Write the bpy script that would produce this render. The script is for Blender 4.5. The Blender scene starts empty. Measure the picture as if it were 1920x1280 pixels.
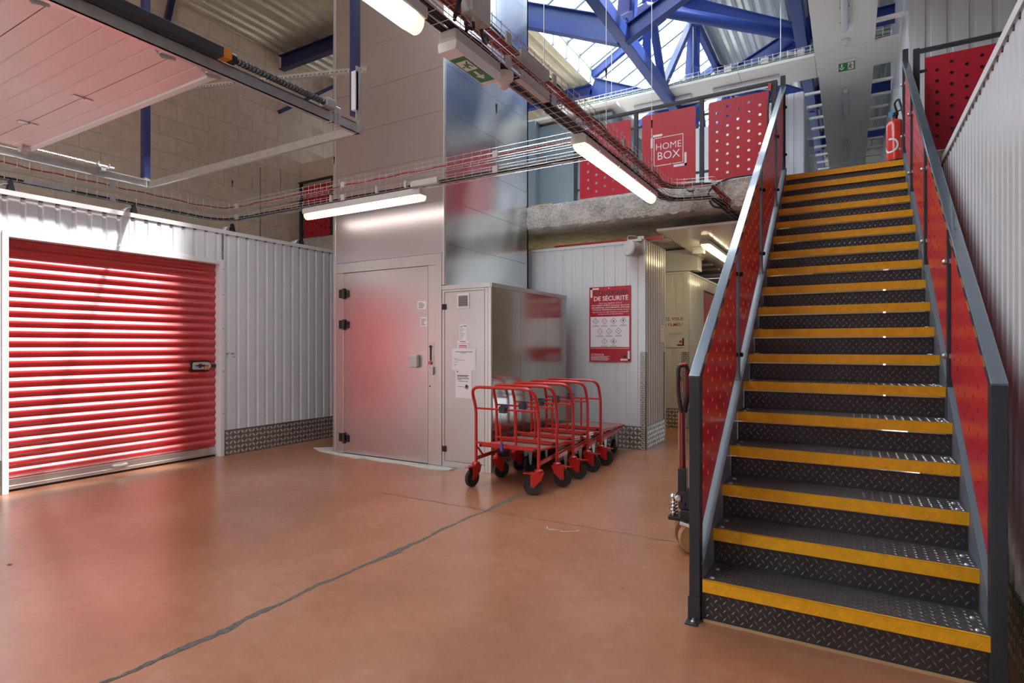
import bpy, math, random
from math import sin, cos, pi, radians, sqrt
from mathutils import Vector, Matrix

SC = bpy.context.scene
COL = SC.collection
random.seed(7)

# ------------------------------------------------------------------ camera, sky, sun, exposure
cam_data = bpy.data.cameras.new('camera')
cam = bpy.data.objects.new('camera', cam_data)
COL.objects.link(cam)
cam.location = (0, 0, 1.3)
cam.rotation_euler = (radians(90), 0, radians(30.49))
cam_data.sensor_width = 36
cam_data.lens = 1074.6 / 1920 * 36
cam_data.shift_y = 8.0 / 1920
cam_data.clip_end = 200
SC.camera = cam

world = bpy.data.worlds.new('sky')
SC.world = world
world.use_nodes = True
bg = world.node_tree.nodes['Background']
bg.inputs['Color'].default_value = (0.76, 0.88, 1.0, 1)
bg.inputs['Strength'].default_value = 3.0

sun_data = bpy.data.lights.new('sun', 'SUN')
sun_data.energy = 13
sun_data.angle = radians(3.5)
sun_data.color = (1.0, 0.96, 0.90)
sun = bpy.data.objects.new('sun', sun_data)
COL.objects.link(sun)
sun.location = (6, 4, 20)
sun.rotation_euler = Vector((-1, -0.52, -1.8)).to_track_quat('-Z', 'Y').to_euler()

SC.view_settings.view_transform = 'Standard'
SC.view_settings.look = 'None'
SC.view_settings.gamma = 1
SC.view_settings.exposure = 0.86
SC.view_settings.use_curve_mapping = False

# ------------------------------------------------------------------ materials
def new_mat(name):
    m = bpy.data.materials.new(name)
    m.use_nodes = True
    nt = m.node_tree
    return m, nt, nt.nodes['Principled BSDF']

def mat(name, col, rough=0.5, metal=0.0, var=0.0, vscale=4.0, bump=0.0, bscale=30.0, coat=0.0, rvar=0.0, stretch=None, spec=None):
    m, nt, p = new_mat(name)
    N = nt.nodes
    p.inputs['Base Color'].default_value = (*col, 1)
    p.inputs['Roughness'].default_value = rough
    p.inputs['Metallic'].default_value = metal
    if coat:
        p.inputs['Coat Weight'].default_value = coat
        p.inputs['Coat Roughness'].default_value = 0.06
    if spec is not None:
        p.inputs['Specular IOR Level'].default_value = spec
    tc = None
    if var or bump or rvar:
        g = N.new('ShaderNodeNewGeometry')
        mp = N.new('ShaderNodeMapping')
        nt.links.new(g.outputs['Position'], mp.inputs['Vector'])
        if stretch:
            mp.inputs['Scale'].default_value = stretch
        tc = mp.outputs['Vector']
    if var or rvar:
        n = N.new('ShaderNodeTexNoise')
        n.inputs['Scale'].default_value = vscale
        n.inputs['Detail'].default_value = 6
        n.inputs['Roughness'].default_value = 0.6
        nt.links.new(tc, n.inputs['Vector'])
        if var:
            r = N.new('ShaderNodeMapRange')
            r.inputs['From Min'].default_value = 0.3
            r.inputs['From Max'].default_value = 0.7
            r.inputs['To Min'].default_value = 1 - var
            r.inputs['To Max'].default_value = 1 + var
            nt.links.new(n.outputs['Fac'], r.inputs['Value'])
            mx = N.new('ShaderNodeVectorMath')
            mx.operation = 'SCALE'
            mx.inputs[0].default_value = col
            nt.links.new(r.outputs['Result'], mx.inputs['Scale'])
            nt.links.new(mx.outputs['Vector'], p.inputs['Base Color'])
        if rvar:
            r2 = N.new('ShaderNodeMapRange')
            r2.inputs['From Min'].default_value = 0.3
            r2.inputs['From Max'].default_value = 0.7
            r2.inputs['To Min'].default_value = max(0.02, rough - rvar)
            r2.inputs['To Max'].default_value = rough + rvar
            nt.links.new(n.outputs['Fac'], r2.inputs['Value'])
            nt.links.new(r2.outputs['Result'], p.inputs['Roughness'])
    if bump:
        nb = N.new('ShaderNodeTexNoise')
        nb.inputs['Scale'].default_value = bscale
        nb.inputs['Detail'].default_value = 5
        nt.links.new(tc, nb.inputs['Vector'])
        b = N.new('ShaderNodeBump')
        b.inputs['Strength'].default_value = bump
        b.inputs['Distance'].default_value = 0.02
        nt.links.new(nb.outputs['Fac'], b.inputs['Height'])
        nt.links.new(b.outputs['Normal'], p.inputs['Normal'])
    return m

def emit(name, col, s):
    m, nt, p = new_mat(name)
    p.inputs['Base Color'].default_value = (*col, 1)
    p.inputs['Emission Color'].default_value = (*col, 1)
    p.inputs['Emission Strength'].default_value = s
    return m

M = {}
M['clad'] = mat('white_cladding', (0.68, 0.695, 0.725), 0.28, var=0.03, vscale=1.5, coat=0.25)
M['trim'] = mat('white_trim', (0.72, 0.72, 0.72), 0.4)
M['checker'] = mat('aluminium_checker_plate', (0.26, 0.25, 0.235), 0.42, 0.7, var=0.12, vscale=8)
M['lozenge'] = mat('aluminium_lozenge', (0.78, 0.76, 0.74), 0.36, 0.7)
M['redslat'] = mat('red_door_paint', (0.50, 0.014, 0.022), 0.38, var=0.05, vscale=2, coat=0.6, spec=0.9)
M['redslat'].node_tree.nodes['Principled BSDF'].inputs['Coat Roughness'].default_value = 0.25
M['redpanel'] = mat('red_laminate', (0.50, 0.020, 0.040), 0.34, var=0.03, spec=0.35)
M['redstair'] = mat('red_gloss_laminate', (0.68, 0.030, 0.046), 0.30, var=0.03, spec=0.42)
M['redpaint'] = mat('red_tube_paint', (0.56, 0.018, 0.016), 0.28, coat=0.4, var=0.05)
M['alu'] = mat('brushed_aluminium', (0.60, 0.585, 0.585), 0.33, 0.92, var=0.04, vscale=2.2)
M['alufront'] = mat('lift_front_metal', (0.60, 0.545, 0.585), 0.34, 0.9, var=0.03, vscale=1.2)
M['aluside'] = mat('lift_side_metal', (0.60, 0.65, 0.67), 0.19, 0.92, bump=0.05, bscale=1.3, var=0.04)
M['alucab'] = mat('cabinet_side_metal', (0.50, 0.50, 0.46), 0.17, 0.92, bump=0.03, bscale=1.0, var=0.04)
M['alutrim'] = mat('aluminium_profile', (0.63, 0.62, 0.605), 0.35, 0.9)
M['galv'] = mat('galvanised_steel', (0.58, 0.58, 0.57), 0.38, 0.85, var=0.1, vscale=20)
M['wire'] = mat('zinc_wire', (0.72, 0.70, 0.68), 0.35, 0.7)
M['deck'] = mat('roof_deck_steel', (0.66, 0.61, 0.48), 0.35, 0.6, var=0.08, vscale=6)
M['deckgrey'] = mat('roof_deck_grey', (0.62, 0.64, 0.62), 0.35, 0.6, var=0.08, vscale=6)
M['blue'] = mat('blue_steel_paint', (0.022, 0.052, 0.25), 0.36, var=0.06)
M['darkblue'] = mat('dark_blue_steel_paint', (0.018, 0.022, 0.10), 0.35, var=0.05)
M['anth'] = mat('anthracite_steel', (0.040, 0.044, 0.056), 0.46, var=0.06, vscale=12, spec=0.35)
M['slate'] = mat('slate_grey_steel', (0.17, 0.20, 0.24), 0.36, var=0.05, vscale=8)
M['railtop'] = mat('handrail_steel', (0.12, 0.15, 0.19), 0.2, 0.35, coat=1.0)
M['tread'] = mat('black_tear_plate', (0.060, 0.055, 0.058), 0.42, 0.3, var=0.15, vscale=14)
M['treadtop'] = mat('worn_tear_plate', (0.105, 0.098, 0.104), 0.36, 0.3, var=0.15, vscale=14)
M['stud'] = mat('highlit_tear_stud', (0.24, 0.23, 0.24), 0.28, 0.6)  # same black plate, lightened so the studs carry their highlights in colour
M['yellow'] = mat('yellow_nosing_paint', (0.94, 0.46, 0.013), 0.36, var=0.12, vscale=22, coat=0.15)
M['bolt'] = mat('zinc_bolt', (0.75, 0.74, 0.72), 0.3, 0.9)
M['black'] = mat('black_plastic', (0.015, 0.014, 0.015), 0.4)
M['hubgrey'] = mat('dark_grey_hub', (0.075, 0.078, 0.085), 0.4)
M['rubber'] = mat('black_rubber', (0.022, 0.021, 0.021), 0.6)
M['greyrubber'] = mat('grey_rubber', (0.17, 0.165, 0.15), 0.6, var=0.1)
M['tan'] = mat('tan_polyurethane', (0.50, 0.27, 0.15), 0.45)
M['deckwood'] = mat('grey_plywood', (0.21, 0.185, 0.165), 0.5, var=0.12, vscale=6, stretch=(1, 8, 1))
M['cablered'] = mat('red_cable', (0.36, 0.03, 0.022), 0.45)
M['cableblack'] = mat('black_cable', (0.016, 0.014, 0.014), 0.45)
M['cablegreen'] = mat('green_cable', (0.03, 0.16, 0.10), 0.45)
M['greyplastic'] = mat('light_grey_plastic', (0.55, 0.53, 0.52), 0.4)
M['white'] = mat('white_lacquer', (0.80, 0.79, 0.77), 0.35)
M['paper'] = mat('white_paper', (0.88, 0.86, 0.90), 0.6)
M['ink'] = mat('black_ink', (0.03, 0.03, 0.035), 0.6)
M['redink'] = mat('red_ink', (0.5, 0.03, 0.03), 0.6)
M['greyink'] = mat('grey_ink', (0.30, 0.29, 0.30), 0.6)
M['whiteink'] = mat('white_ink', (0.85, 0.83, 0.84), 0.5)
M['green'] = mat('sign_green', (0.02, 0.24, 0.07), 0.4)
M['ceilwhite'] = mat('white_gloss_ceiling_panel', (0.74, 0.72, 0.68), 0.12, coat=0.3)
M['ceilmatt'] = mat('white_ceiling_panel', (0.88, 0.835, 0.775), 0.35)
M['cabin'] = mat('blue_grey_cabin_panel', (0.20, 0.26, 0.31), 0.35, var=0.04)
M['bouncedoor'] = mat('door_section_red_bounce', (0.76, 0.58, 0.56), 0.32, var=0.03, vscale=3)  # white door tinted pink to stand in for bounce off the red shutter
M['wood'] = mat('raw_pine', (0.55, 0.36, 0.19), 0.6, var=0.12, vscale=6, stretch=(1, 9, 9))
M['extred'] = mat('extinguisher_red', (0.72, 0.035, 0.02), 0.2, coat=0.6)
M['chrome'] = mat('chrome', (0.8, 0.8, 0.8), 0.12, 1.0)
M['darkred'] = mat('dark_red_handle_paint', (0.16, 0.012, 0.02), 0.25, coat=0.4)
M['brass'] = mat('brass', (0.75, 0.36, 0.2), 0.35, 0.8)
M['bluetip'] = mat('blue_plastic', (0.03, 0.10, 0.50), 0.4)
M['lime'] = mat('lime_plastic', (0.45, 0.60, 0.05), 0.4)
M['orange'] = mat('orange_tape', (0.75, 0.27, 0.02), 0.4)
M['mortar'] = mat('pale_mortar', (0.62, 0.58, 0.54), 0.8, var=0.15, vscale=14, bump=0.3, bscale=40)
M['crackfill'] = mat('grey_joint_filler', (0.13, 0.12, 0.10), 0.7, var=0.45, vscale=45, bump=0.5, bscale=70)
M['seam'] = mat('dark_seam', (0.10, 0.095, 0.09), 0.6)
M['lampbody'] = mat('lamp_housing_grey', (0.60, 0.57, 0.55), 0.4)
M['lampoff'] = mat('unlit_lamp_diffuser', (0.72, 0.73, 0.76), 0.2)
M['tube'] = emit('fluorescent_diffuser', (1.0, 0.94, 0.82), 2.2)
M['tubewarm'] = emit('warm_fluorescent_diffuser', (1.0, 0.80, 0.44), 7.5)
M['barpaint'] = mat('grey_green_bar_paint', (0.30, 0.35, 0.35), 0.5)
M['tubeend'] = emit('warm_lamp_end', (1.0, 0.80, 0.48), 0.9)
M['dome'] = mat('detector_white', (0.80, 0.70, 0.68), 0.3)

# concrete, floor and block materials
def concrete():
    m, nt, p = new_mat('rough_sprayed_concrete')
    N, L = nt.nodes, nt.links
    g = N.new('ShaderNodeNewGeometry')
    n1 = N.new('ShaderNodeTexNoise'); n1.inputs['Scale'].default_value = 5; n1.inputs['Detail'].default_value = 8
    n2 = N.new('ShaderNodeTexNoise'); n2.inputs['Scale'].default_value = 38; n2.inputs['Detail'].default_value = 6
    L.new(g.outputs['Position'], n1.inputs['Vector']); L.new(g.outputs['Position'], n2.inputs['Vector'])
    cr = N.new('ShaderNodeValToRGB')
    cr.color_ramp.elements[0].position = 0.32; cr.color_ramp.elements[0].color = (0.30, 0.27, 0.24, 1)
    cr.color_ramp.elements[1].position = 0.62; cr.color_ramp.elements[1].color = (0.64, 0.61, 0.575, 1)
    mx = N.new('ShaderNodeMath'); mx.operation = 'ADD'
    h = N.new('ShaderNodeMath'); h.operation = 'MULTIPLY'; h.inputs[1].default_value = 0.5
    L.new(n1.outputs['Fac'], mx.inputs[0]); L.new(n2.outputs['Fac'], mx.inputs[1]); L.new(mx.outputs[0], h.inputs[0])
    L.new(h.outputs[0], cr.inputs['Fac']); L.new(cr.outputs['Color'], p.inputs['Base Color'])
    b = N.new('ShaderNodeBump'); b.inputs['Strength'].default_value = 0.8; b.inputs['Distance'].default_value = 0.03
    L.new(n2.outputs['Fac'], b.inputs['Height']); L.new(b.outputs['Normal'], p.inputs['Normal'])
    p.inputs['Roughness'].default_value = 0.85
    return m
M['concrete'] = concrete()

def floor_mat():
    m, nt, p = new_mat('polished_red_concrete')
    N, L = nt.nodes, nt.links
    g = N.new('ShaderNodeNewGeometry')
    n1 = N.new('ShaderNodeTexNoise'); n1.inputs['Scale'].default_value = 0.9; n1.inputs['Detail'].default_value = 9; n1.inputs['Roughness'].default_value = 0.55
    n1.inputs['Distortion'].default_value = 0.25
    n2 = N.new('ShaderNodeTexNoise'); n2.inputs['Scale'].default_value = 14; n2.inputs['Detail'].default_value = 6
    n3 = N.new('ShaderNodeTexVoronoi'); n3.inputs['Scale'].default_value = 38
    for n in (n1, n2, n3): L.new(g.outputs['Position'], n.inputs['Vector'])
    cr = N.new('ShaderNodeValToRGB')
    e = cr.color_ramp.elements
    e[0].position = 0.25; e[0].color = (0.31, 0.130, 0.070, 1)
    e[1].position = 0.80; e[1].color = (0.54, 0.265, 0.170, 1)
    k = cr.color_ramp.elements.new(0.5); k.color = (0.42, 0.180, 0.098, 1)
    a = N.new('ShaderNodeMath'); a.operation = 'MULTIPLY'; a.inputs[1].default_value = 0.22
    L.new(n2.outputs['Fac'], a.inputs[0])
    c = N.new('ShaderNodeMath'); c.operation = 'MULTIPLY_ADD'; c.inputs[1].default_value = 0.80
    L.new(n1.outputs['Fac'], c.inputs[0]); L.new(a.outputs[0], c.inputs[2])
    L.new(c.outputs[0], cr.inputs['Fac'])
    # tiny pale chips in the surface
    ch = N.new('ShaderNodeMapRange'); ch.inputs['From Min'].default_value = 0.045; ch.inputs['From Max'].default_value = 0.03
    L.new(n3.outputs['Distance'], ch.inputs['Value'])
    n4 = N.new('ShaderNodeTexNoise'); n4.inputs['Scale'].default_value = 2.2
    L.new(g.outputs['Position'], n4.inputs['Vector'])
    gate = N.new('ShaderNodeMapRange'); gate.inputs['From Min'].default_value = 0.52; gate.inputs['From Max'].default_value = 0.60
    gate.inputs['To Max'].default_value = 0.6
    L.new(n4.outputs['Fac'], gate.inputs['Value'])
    mm = N.new('ShaderNodeMath'); mm.operation = 'MULTIPLY'
    L.new(ch.outputs['Result'], mm.inputs[0]); L.new(gate.outputs['Result'], mm.inputs[1])
    mix = N.new('ShaderNodeMix'); mix.data_type = 'RGBA'
    mix.inputs['B'].default_value = (0.70, 0.60, 0.52, 1)
    L.new(mm.outputs[0], mix.inputs['Factor']); L.new(cr.outputs['Color'], mix.inputs['A'])
    L.new(mix.outputs['Result'], p.inputs['Base Color'])
    p.inputs['Roughness'].default_value = 0.225
    p.inputs['Specular IOR Level'].default_value = 0.9
    b = N.new('ShaderNodeBump'); b.inputs['Strength'].default_value = 0.07; b.inputs['Distance'].default_value = 0.02
    L.new(n2.outputs['Fac'], b.inputs['Height']); L.new(b.outputs['Normal'], p.inputs['Normal'])
    return m
M['floor'] = floor_mat()

def block_mat():
    m, nt, p = new_mat('cream_concrete_block')
    N, L = nt.nodes, nt.links
    o = N.new('ShaderNodeObjectInfo')
    g = N.new('ShaderNodeNewGeometry')
    n1 = N.new('ShaderNodeTexNoise'); n1.inputs['Scale'].default_value = 9; n1.inputs['Detail'].default_value = 6
    L.new(g.outputs['Position'], n1.inputs['Vector'])
    a = N.new('ShaderNodeMath'); a.operation = 'MULTIPLY_ADD'; a.inputs[1].default_value = 0.16
    L.new(o.outputs['Random'], a.inputs[0]); L.new(n1.outputs['Fac'], a.inputs[2])
    cr = N.new('ShaderNodeValToRGB')
    cr.color_ramp.elements[0].position = 0.35; cr.color_ramp.elements[0].color = (0.63, 0.51, 0.415, 1)
    cr.color_ramp.elements[1].position = 0.95; cr.color_ramp.elements[1].color = (0.78, 0.655, 0.53, 1)
    L.new(a.outputs[0], cr.inputs['Fac']); L.new(cr.outputs['Color'], p.inputs['Base Color'])
    p.inputs['Roughness'].default_value = 0.8
    return m
M['block'] = block_mat()
M['blockjoint'] = mat('block_joint', (0.58, 0.46, 0.35), 0.9)

def pane_mat():
    m = bpy.data.materials.new('skylight_glazing'); m.use_nodes = True
    nt = m.node_tree; N, L = nt.nodes, nt.links
    N.clear()
    out = N.new('ShaderNodeOutputMaterial')
    t = N.new('ShaderNodeBsdfTransparent'); t.inputs['Color'].default_value = (0.93, 0.96, 0.98, 1)
    d = N.new('ShaderNodeBsdfTranslucent'); d.inputs['Color'].default_value = (0.95, 0.97, 0.98, 1)
    mx = N.new('ShaderNodeMixShader'); mx.inputs['Fac'].default_value = 0.35
    L.new(t.outputs[0], mx.inputs[1]); L.new(d.outputs[0], mx.inputs[2]); L.new(mx.outputs[0], out.inputs['Surface'])
    return m
M['pane'] = pane_mat()

def clear_mat():
    m = bpy.data.materials.new('clear_plastic'); m.use_nodes = True
    nt = m.node_tree; N, L = nt.nodes, nt.links
    N.clear()
    out = N.new('ShaderNodeOutputMaterial')
    t = N.new('ShaderNodeBsdfTransparent'); t.inputs['Color'].default_value = (0.86, 0.89, 0.92, 1)
    d = N.new('ShaderNodeBsdfGlossy'); d.inputs['Roughness'].default_value = 0.05
    mx = N.new('ShaderNodeMixShader'); mx.inputs['Fac'].default_value = 0.12
    L.new(t.outputs[0], mx.inputs[1]); L.new(d.outputs[0], mx.inputs[2]); L.new(mx.outputs[0], out.inputs['Surface'])
    return m
M['clear'] = clear_mat()

# ------------------------------------------------------------------ mesh building
ORG = {}

class MB:
    """collects shapes in world coordinates; build() links them as one mesh object"""
    def __init__(s):
        s.v = []; s.f = []
    def add(s, vs, fs):
        o = len(s.v)
        s.v += [tuple(v) for v in vs]
        s.f += [tuple(o + i for i in f) for f in fs]
        return s
    def box(s, x0, x1, y0, y1, z0, z1):
        if x0 > x1: x0, x1 = x1, x0
        if y0 > y1: y0, y1 = y1, y0
        if z0 > z1: z0, z1 = z1, z0
        vs = [(x, y, z) for z in (z0, z1) for y in (y0, y1) for x in (x0, x1)]
        return s.add(vs, [(0, 2, 3, 1), (4, 5, 7, 6), (0, 1, 5, 4), (2, 6, 7, 3), (0, 4, 6, 2), (1, 3, 7, 5)])
    def bar(s, p, q, w, h, up=(0, 0, 1)):
        """box section from p to q; w sideways, h along up"""
        p, q = Vector(p), Vector(q)
        d = (q - p).normalized(); up = Vector(up)
        if abs(d.dot(up)) > 0.999: up = Vector((0, 1, 0))
        a = d.cross(up).normalized(); b = a.cross(d).normalized()
        vs = []
        for c in (p, q):
            for i, j in ((-1, -1), (1, -1), (1, 1), (-1, 1)):
                vs.append(c + a * (i * w / 2) + b * (j * h / 2))
        return s.add(vs, [(3, 2, 1, 0), (4, 5, 6, 7), (0, 1, 5, 4), (1, 2, 6, 5), (2, 3, 7, 6), (3, 0, 4, 7)])
    def ibeam(s, p, q, w, h, t=0.012, up=(0, 0, 1)):
        p, q = Vector(p), Vector(q)
        d = (q - p).normalized(); up = Vector(up)
        a = d.cross(up).normalized(); b = a.cross(d).normalized()
        s.bar(p + b * (h / 2 - t / 2), q + b * (h / 2 - t / 2), w, t, up)
        s.bar(p - b * (h / 2 - t / 2), q - b * (h / 2 - t / 2), w, t, up)
        return s.bar(p, q, t, h - 2 * t, up)
    def tube(s, pts, r, n=8, cap=True):
        pts = [Vector(p) for p in pts]
        N = len(pts)
        t0 = (pts[1] - pts[0]).normalized()
        ref = Vector((0, 0, 1)) if abs(t0.z) < 0.9 else Vector((1, 0, 0))
        a = t0.cross(ref).normalized()
        vs = []; fs = []
        rr = r if isinstance(r, (list, tuple)) else [r] * N
        for i, p in enumerate(pts):
            if i == 0: t = t0
            elif i == N - 1: t = (pts[i] - pts[i - 1]).normalized()
            else: t = ((pts[i + 1] - pts[i]).normalized() + (pts[i] - pts[i - 1]).normalized()).normalized()
            a = (a - t * a.dot(t)).normalized(); b = t.cross(a)
            for k in range(n):
                g = 2 * pi * k / n
                vs.append(p + (a * cos(g) + b * sin(g)) * rr[i])
        for i in range(N - 1):
            for k in range(n):
                k2 = (k + 1) % n
                fs.append((i * n + k, i * n + k2, (i + 1) * n + k2, (i + 1) * n + k))
        if cap:
            fs.append(tuple(range(n - 1, -1, -1))); fs.append(tuple((N - 1) * n + k for k in range(n)))
        return s.add(vs, fs)
    def cyl(s, p, q, r, n=12, r2=None):
        return s.tube([p, q], [r, r if r2 is None else r2], n)
    def lathe(s, prof, c, axis=(0, 0, 1), n=16):
        """prof = [(radius, height)], along axis from c"""
        c = Vector(c); ax = Vector(axis).normalized()
        ref = Vector((1, 0, 0)) if abs(ax.x) < 0.9 else Vector((0, 1, 0))
        a = ax.cross(ref).normalized(); b = ax.cross(a)
        vs = []; fs = []
        for (r, h) in prof:
            for k in range(n):
                g = 2 * pi * k / n
                vs.append(c + ax * h + (a * cos(g) + b * sin(g)) * r)
        for i in range(len(prof) - 1):
            for k in range(n):
                k2 = (k + 1) % n
                fs.append((i * n + k, i * n + k2, (i + 1) * n + k2, (i + 1) * n + k))
        fs.append(tuple(range(n - 1, -1, -1))); fs.append(tuple((len(prof) - 1) * n + k for k in range(n)))
        return s.add(vs, fs)
    def poly(s, pts, d):
        """flat polygon pts extruded by vector d"""
        pts = [Vector(p) for p in pts]; d = Vector(d); n = len(pts)
        vs = pts + [p + d for p in pts]
        fs = [tuple(range(n)), tuple(range(2 * n - 1, n - 1, -1))]
        fs += [(i, i + n, (i + 1) % n + n, (i + 1) % n) for i in range(n)]
        return s.add(vs, fs)
    def quad(s, a, b, c, d):
        return s.add([a, b, c, d], [(0, 1, 2, 3)])
    def mesh(s, name, origin=(0, 0, 0)):
        me = bpy.data.meshes.new(name)
        o = Vector(origin)
        me.from_pydata([tuple(Vector(v) - o) for v in s.v], [], s.f)
        me.update()
        return me
    def build(s, name, m, parent=None, smooth=False, bevel=0.0, fix=True):
        o = ORG.get(parent.name, Vector((0, 0, 0))) if parent else Vector((0, 0, 0))
        me = s.mesh(name, o)
        if fix:
            import bmesh
            bm = bmesh.new(); bm.from_mesh(me)
            bmesh.ops.recalc_face_normals(bm, faces=bm.faces)
            bm.to_mesh(me); bm.free()
        me.materials.append(M[m] if isinstance(m, str) else m)
        ob = bpy.data.objects.new(name, me)
        COL.objects.link(ob)
        if parent:
            ob.parent = parent
        ORG[ob.name] = o
        if smooth:
            me.polygons.foreach_set('use_smooth', [True] * len(me.polygons))
            try:
                me.set_sharp_from_angle(angle=radians(40))
            except Exception:
                pass
        if bevel:
            b = ob.modifiers.new('bevel', 'BEVEL'); b.width = bevel; b.segments = 2; b.limit_method = 'ANGLE'
        return ob

def fillet(pts, r, n=4):
    pts = [Vector(p) for p in pts]
    out = [pts[0]]
    for i in range(1, len(pts) - 1):
        a, b, c = pts[i - 1], pts[i], pts[i + 1]
        d1 = (a - b); d2 = (c - b)
        l = min(r, d1.length * 0.49, d2.length * 0.49)
        p0 = b + d1.normalized() * l; p1 = b + d2.normalized() * l
        for k in range(n + 1):
            t = k / n
            out.append(p0 * (1 - t) ** 2 + b * 2 * t * (1 - t) + p1 * t ** 2)
    out.append(pts[-1])
    return out

def arc(c, r, a0, a1, n, u, w):
    c, u, w = Vector(c), Vector(u), Vector(w)
    return [c + u * (r * cos(a0 + (a1 - a0) * k / n)) + w * (r * sin(a0 + (a1 - a0) * k / n)) for k in range(n + 1)]

def thing(name, label, cat, loc=(0, 0, 0), group=None):
    o = bpy.data.objects.new(name, None)
    COL.objects.link(o)
    o.location = loc; o.empty_display_size = 0.1
    ORG[o.name] = Vector(loc)
    return tag(o, label, cat, group)

def tag(o, label, cat, group=None):
    o['label'] = label; o['category'] = cat
    if group: o['group'] = group
    return o

def struct(o, label=None):
    o['kind'] = 'structure'
    if label: o['label'] = label
    return o

def structure_root(name, loc=(0, 0, 0)):
    o = bpy.data.objects.new(name, None)
    COL.objects.link(o); o.location = loc; o.empty_display_size = 0.1
    ORG[o.name] = Vector(loc)
    o['kind'] = 'structure'
    return o

def stuff(o):
    o['kind'] = 'stuff'
    return o

def link_copy(src, parent, loc):
    c = src.copy(); COL.objects.link(c); c.parent = parent; c.location = loc
    return c

def copy_tree(root, loc, label=None, name=None):
    r = root.copy(); COL.objects.link(r); r.location = loc
    if label: r['label'] = label
    for ch in list(root.children):
        c = ch.copy(); COL.objects.link(c); c.parent = r
        for g in ch.children:
            d = g.copy(); COL.objects.link(d); d.parent = c
    ORG[r.name] = Vector(loc)
    return r

def text_mesh(lines, frame, depth=0.0012):
    """lines = [(string, x, z, size, align, weight)]; frame(x, z, out) maps into the world; returns an MB"""
    mb = MB()
    for (st, x, z, size, align, wt) in lines:
        cu = bpy.data.curves.new('lettering', 'FONT')
        cu.body = st; cu.size = size; cu.align_x = align; cu.offset = wt * size; cu.resolution_u = 3
        cu.extrude = depth / 2
        ob = bpy.data.objects.new('lettering', cu)
        COL.objects.link(ob)
        bpy.context.view_layer.update()
        me = bpy.data.meshes.new_from_object(ob.evaluated_get(bpy.context.evaluated_depsgraph_get()))
        vs = [frame(x + v.co.x, z + v.co.y, v.co.z + depth / 2) for v in me.vertices]
        mb.add(vs, [tuple(p.vertices) for p in me.polygons])
        bpy.data.objects.remove(ob); bpy.data.curves.remove(cu); bpy.data.meshes.remove(me)
    return mb

def frame_front(x0, y, z0):       # a surface facing -Y
    return lambda x, z, o: (x0 + x, y - o, z0 + z)
def frame_right(x, y0, z0):       # a surface facing +X, reading along +Y
    return lambda u, z, o: (x + o, y0 + u, z0 + z)

def rect(mb, fr, x0, x1, z0, z1, o0=0.0, o1=0.001):
    vs = [fr(x, z, o) for o in (o0, o1) for (x, z) in ((x0, z0), (x1, z0), (x1, z1), (x0, z1))]
    return mb.add(vs, [(0, 1, 2, 3), (7, 6, 5, 4), (0, 4, 5, 1), (1, 5, 6, 2), (2, 6, 7, 3), (3, 7, 4, 0)])

def flat_poly(mb, fr, pts, o0=0.0, o1=0.001):
    n = len(pts)
    vs = [fr(x, z, o) for o in (o0, o1) for (x, z) in pts]
    return mb.add(vs, [tuple(range(n)), tuple(range(2 * n - 1, n - 1, -1))] + [(i, (i + 1) % n, (i + 1) % n + n, i + n) for i in range(n)])

# ================================================================== THE SETTING
# ------------------------------------------------------------------ floor
fl = structure_root('floor')
MB().box(-9.0, 6.5, -1.5, 18.5, -0.2, 0.0).build('floor_slab', 'floor', fl)
MB().box(-30, 30, -26, -1.5, -0.25, -0.03).build('yard_paving', mat('yard_asphalt', (0.22, 0.20, 0.19), 0.8, var=0.1), fl)

def ribbon(path, widths, z=0.0015, jitter=0.3, seed=1):
    rnd = random.Random(seed)
    mb = MB(); L_, R_ = [], []
    n = len(path)
    for i, (p, w) in enumerate(zip(path, widths)):
        a = Vector(path[max(0, i - 1)]); b = Vector(path[min(n - 1, i + 1)])
        d = (b - a).normalized(); s = Vector((-d.y, d.x))
        L_.append(Vector(p) + s * w * (0.5 + rnd.uniform(-jitter, jitter)))
        R_.append(Vector(p) - s * w * (0.5 + rnd.uniform(-jitter, jitter)))
    vs = [(p.x, p.y, z) for p in L_] + [(p.x, p.y, z) for p in R_]
    return mb.add(vs, [(i, i + 1, n + i + 1, n + i) for i in range(n - 1)])

rnd = random.Random(3)
path = []; wid = []
for i in range(200):
    y = -0.8 + i * 0.028
    path.append((-2.475 + 0.010 * sin(y * 5.1) + 0.006 * sin(y * 17) + rnd.uniform(-0.003, 0.003), y))
    bulge = 0.030 * math.exp(-((y - 2.75) / 0.16) ** 2) + 0.016 * math.exp(-((y - 1.55) / 0.3) ** 2) + 0.02 * math.exp(-((y - 4.05) / 0.2) ** 2)
    wid.append(0.020 + bulge + rnd.uniform(0, 0.006))
ribbon(path, wid, jitter=0.25).build('joint', 'crackfill', fl)
path = [(-3.75 + i * 0.07, 3.775 + 0.01 * sin(i * 1.3) + i * 0.0012) for i in range(46)]
ribbon(path, [0.006] * 46, jitter=0.5, seed=4).build('joint', 'crackfill', fl)
for (cx, cy, r) in ((-4.6, 1.35, 0.03), (-4.3, 1.42, 0.02), (-4.38, 1.33, 0.012), (-1.05, 2.95, 0.012)):
    MB().add([(cx + r * (1.4 if k % 2 else 0.9) * cos(k * pi / 4), cy + r * 0.5 * sin(k * pi / 4), 0.0012) for k in range(8)], [tuple(range(8))]).build('chip', 'crackfill', fl)

# white scratch scrawl on the floor
sc = [(-1.87, 3.68), (-1.85, 3.63), (-1.80, 3.66), (-1.83, 3.62), (-1.76, 3.66), (-1.74, 3.63), (-1.66, 3.68), (-1.64, 3.73), (-1.65, 3.69)]
ribbon(sc, [0.008] * len(sc), z=0.0012, jitter=0.4).build('scuff_mark', 'mortar', fl)

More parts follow.
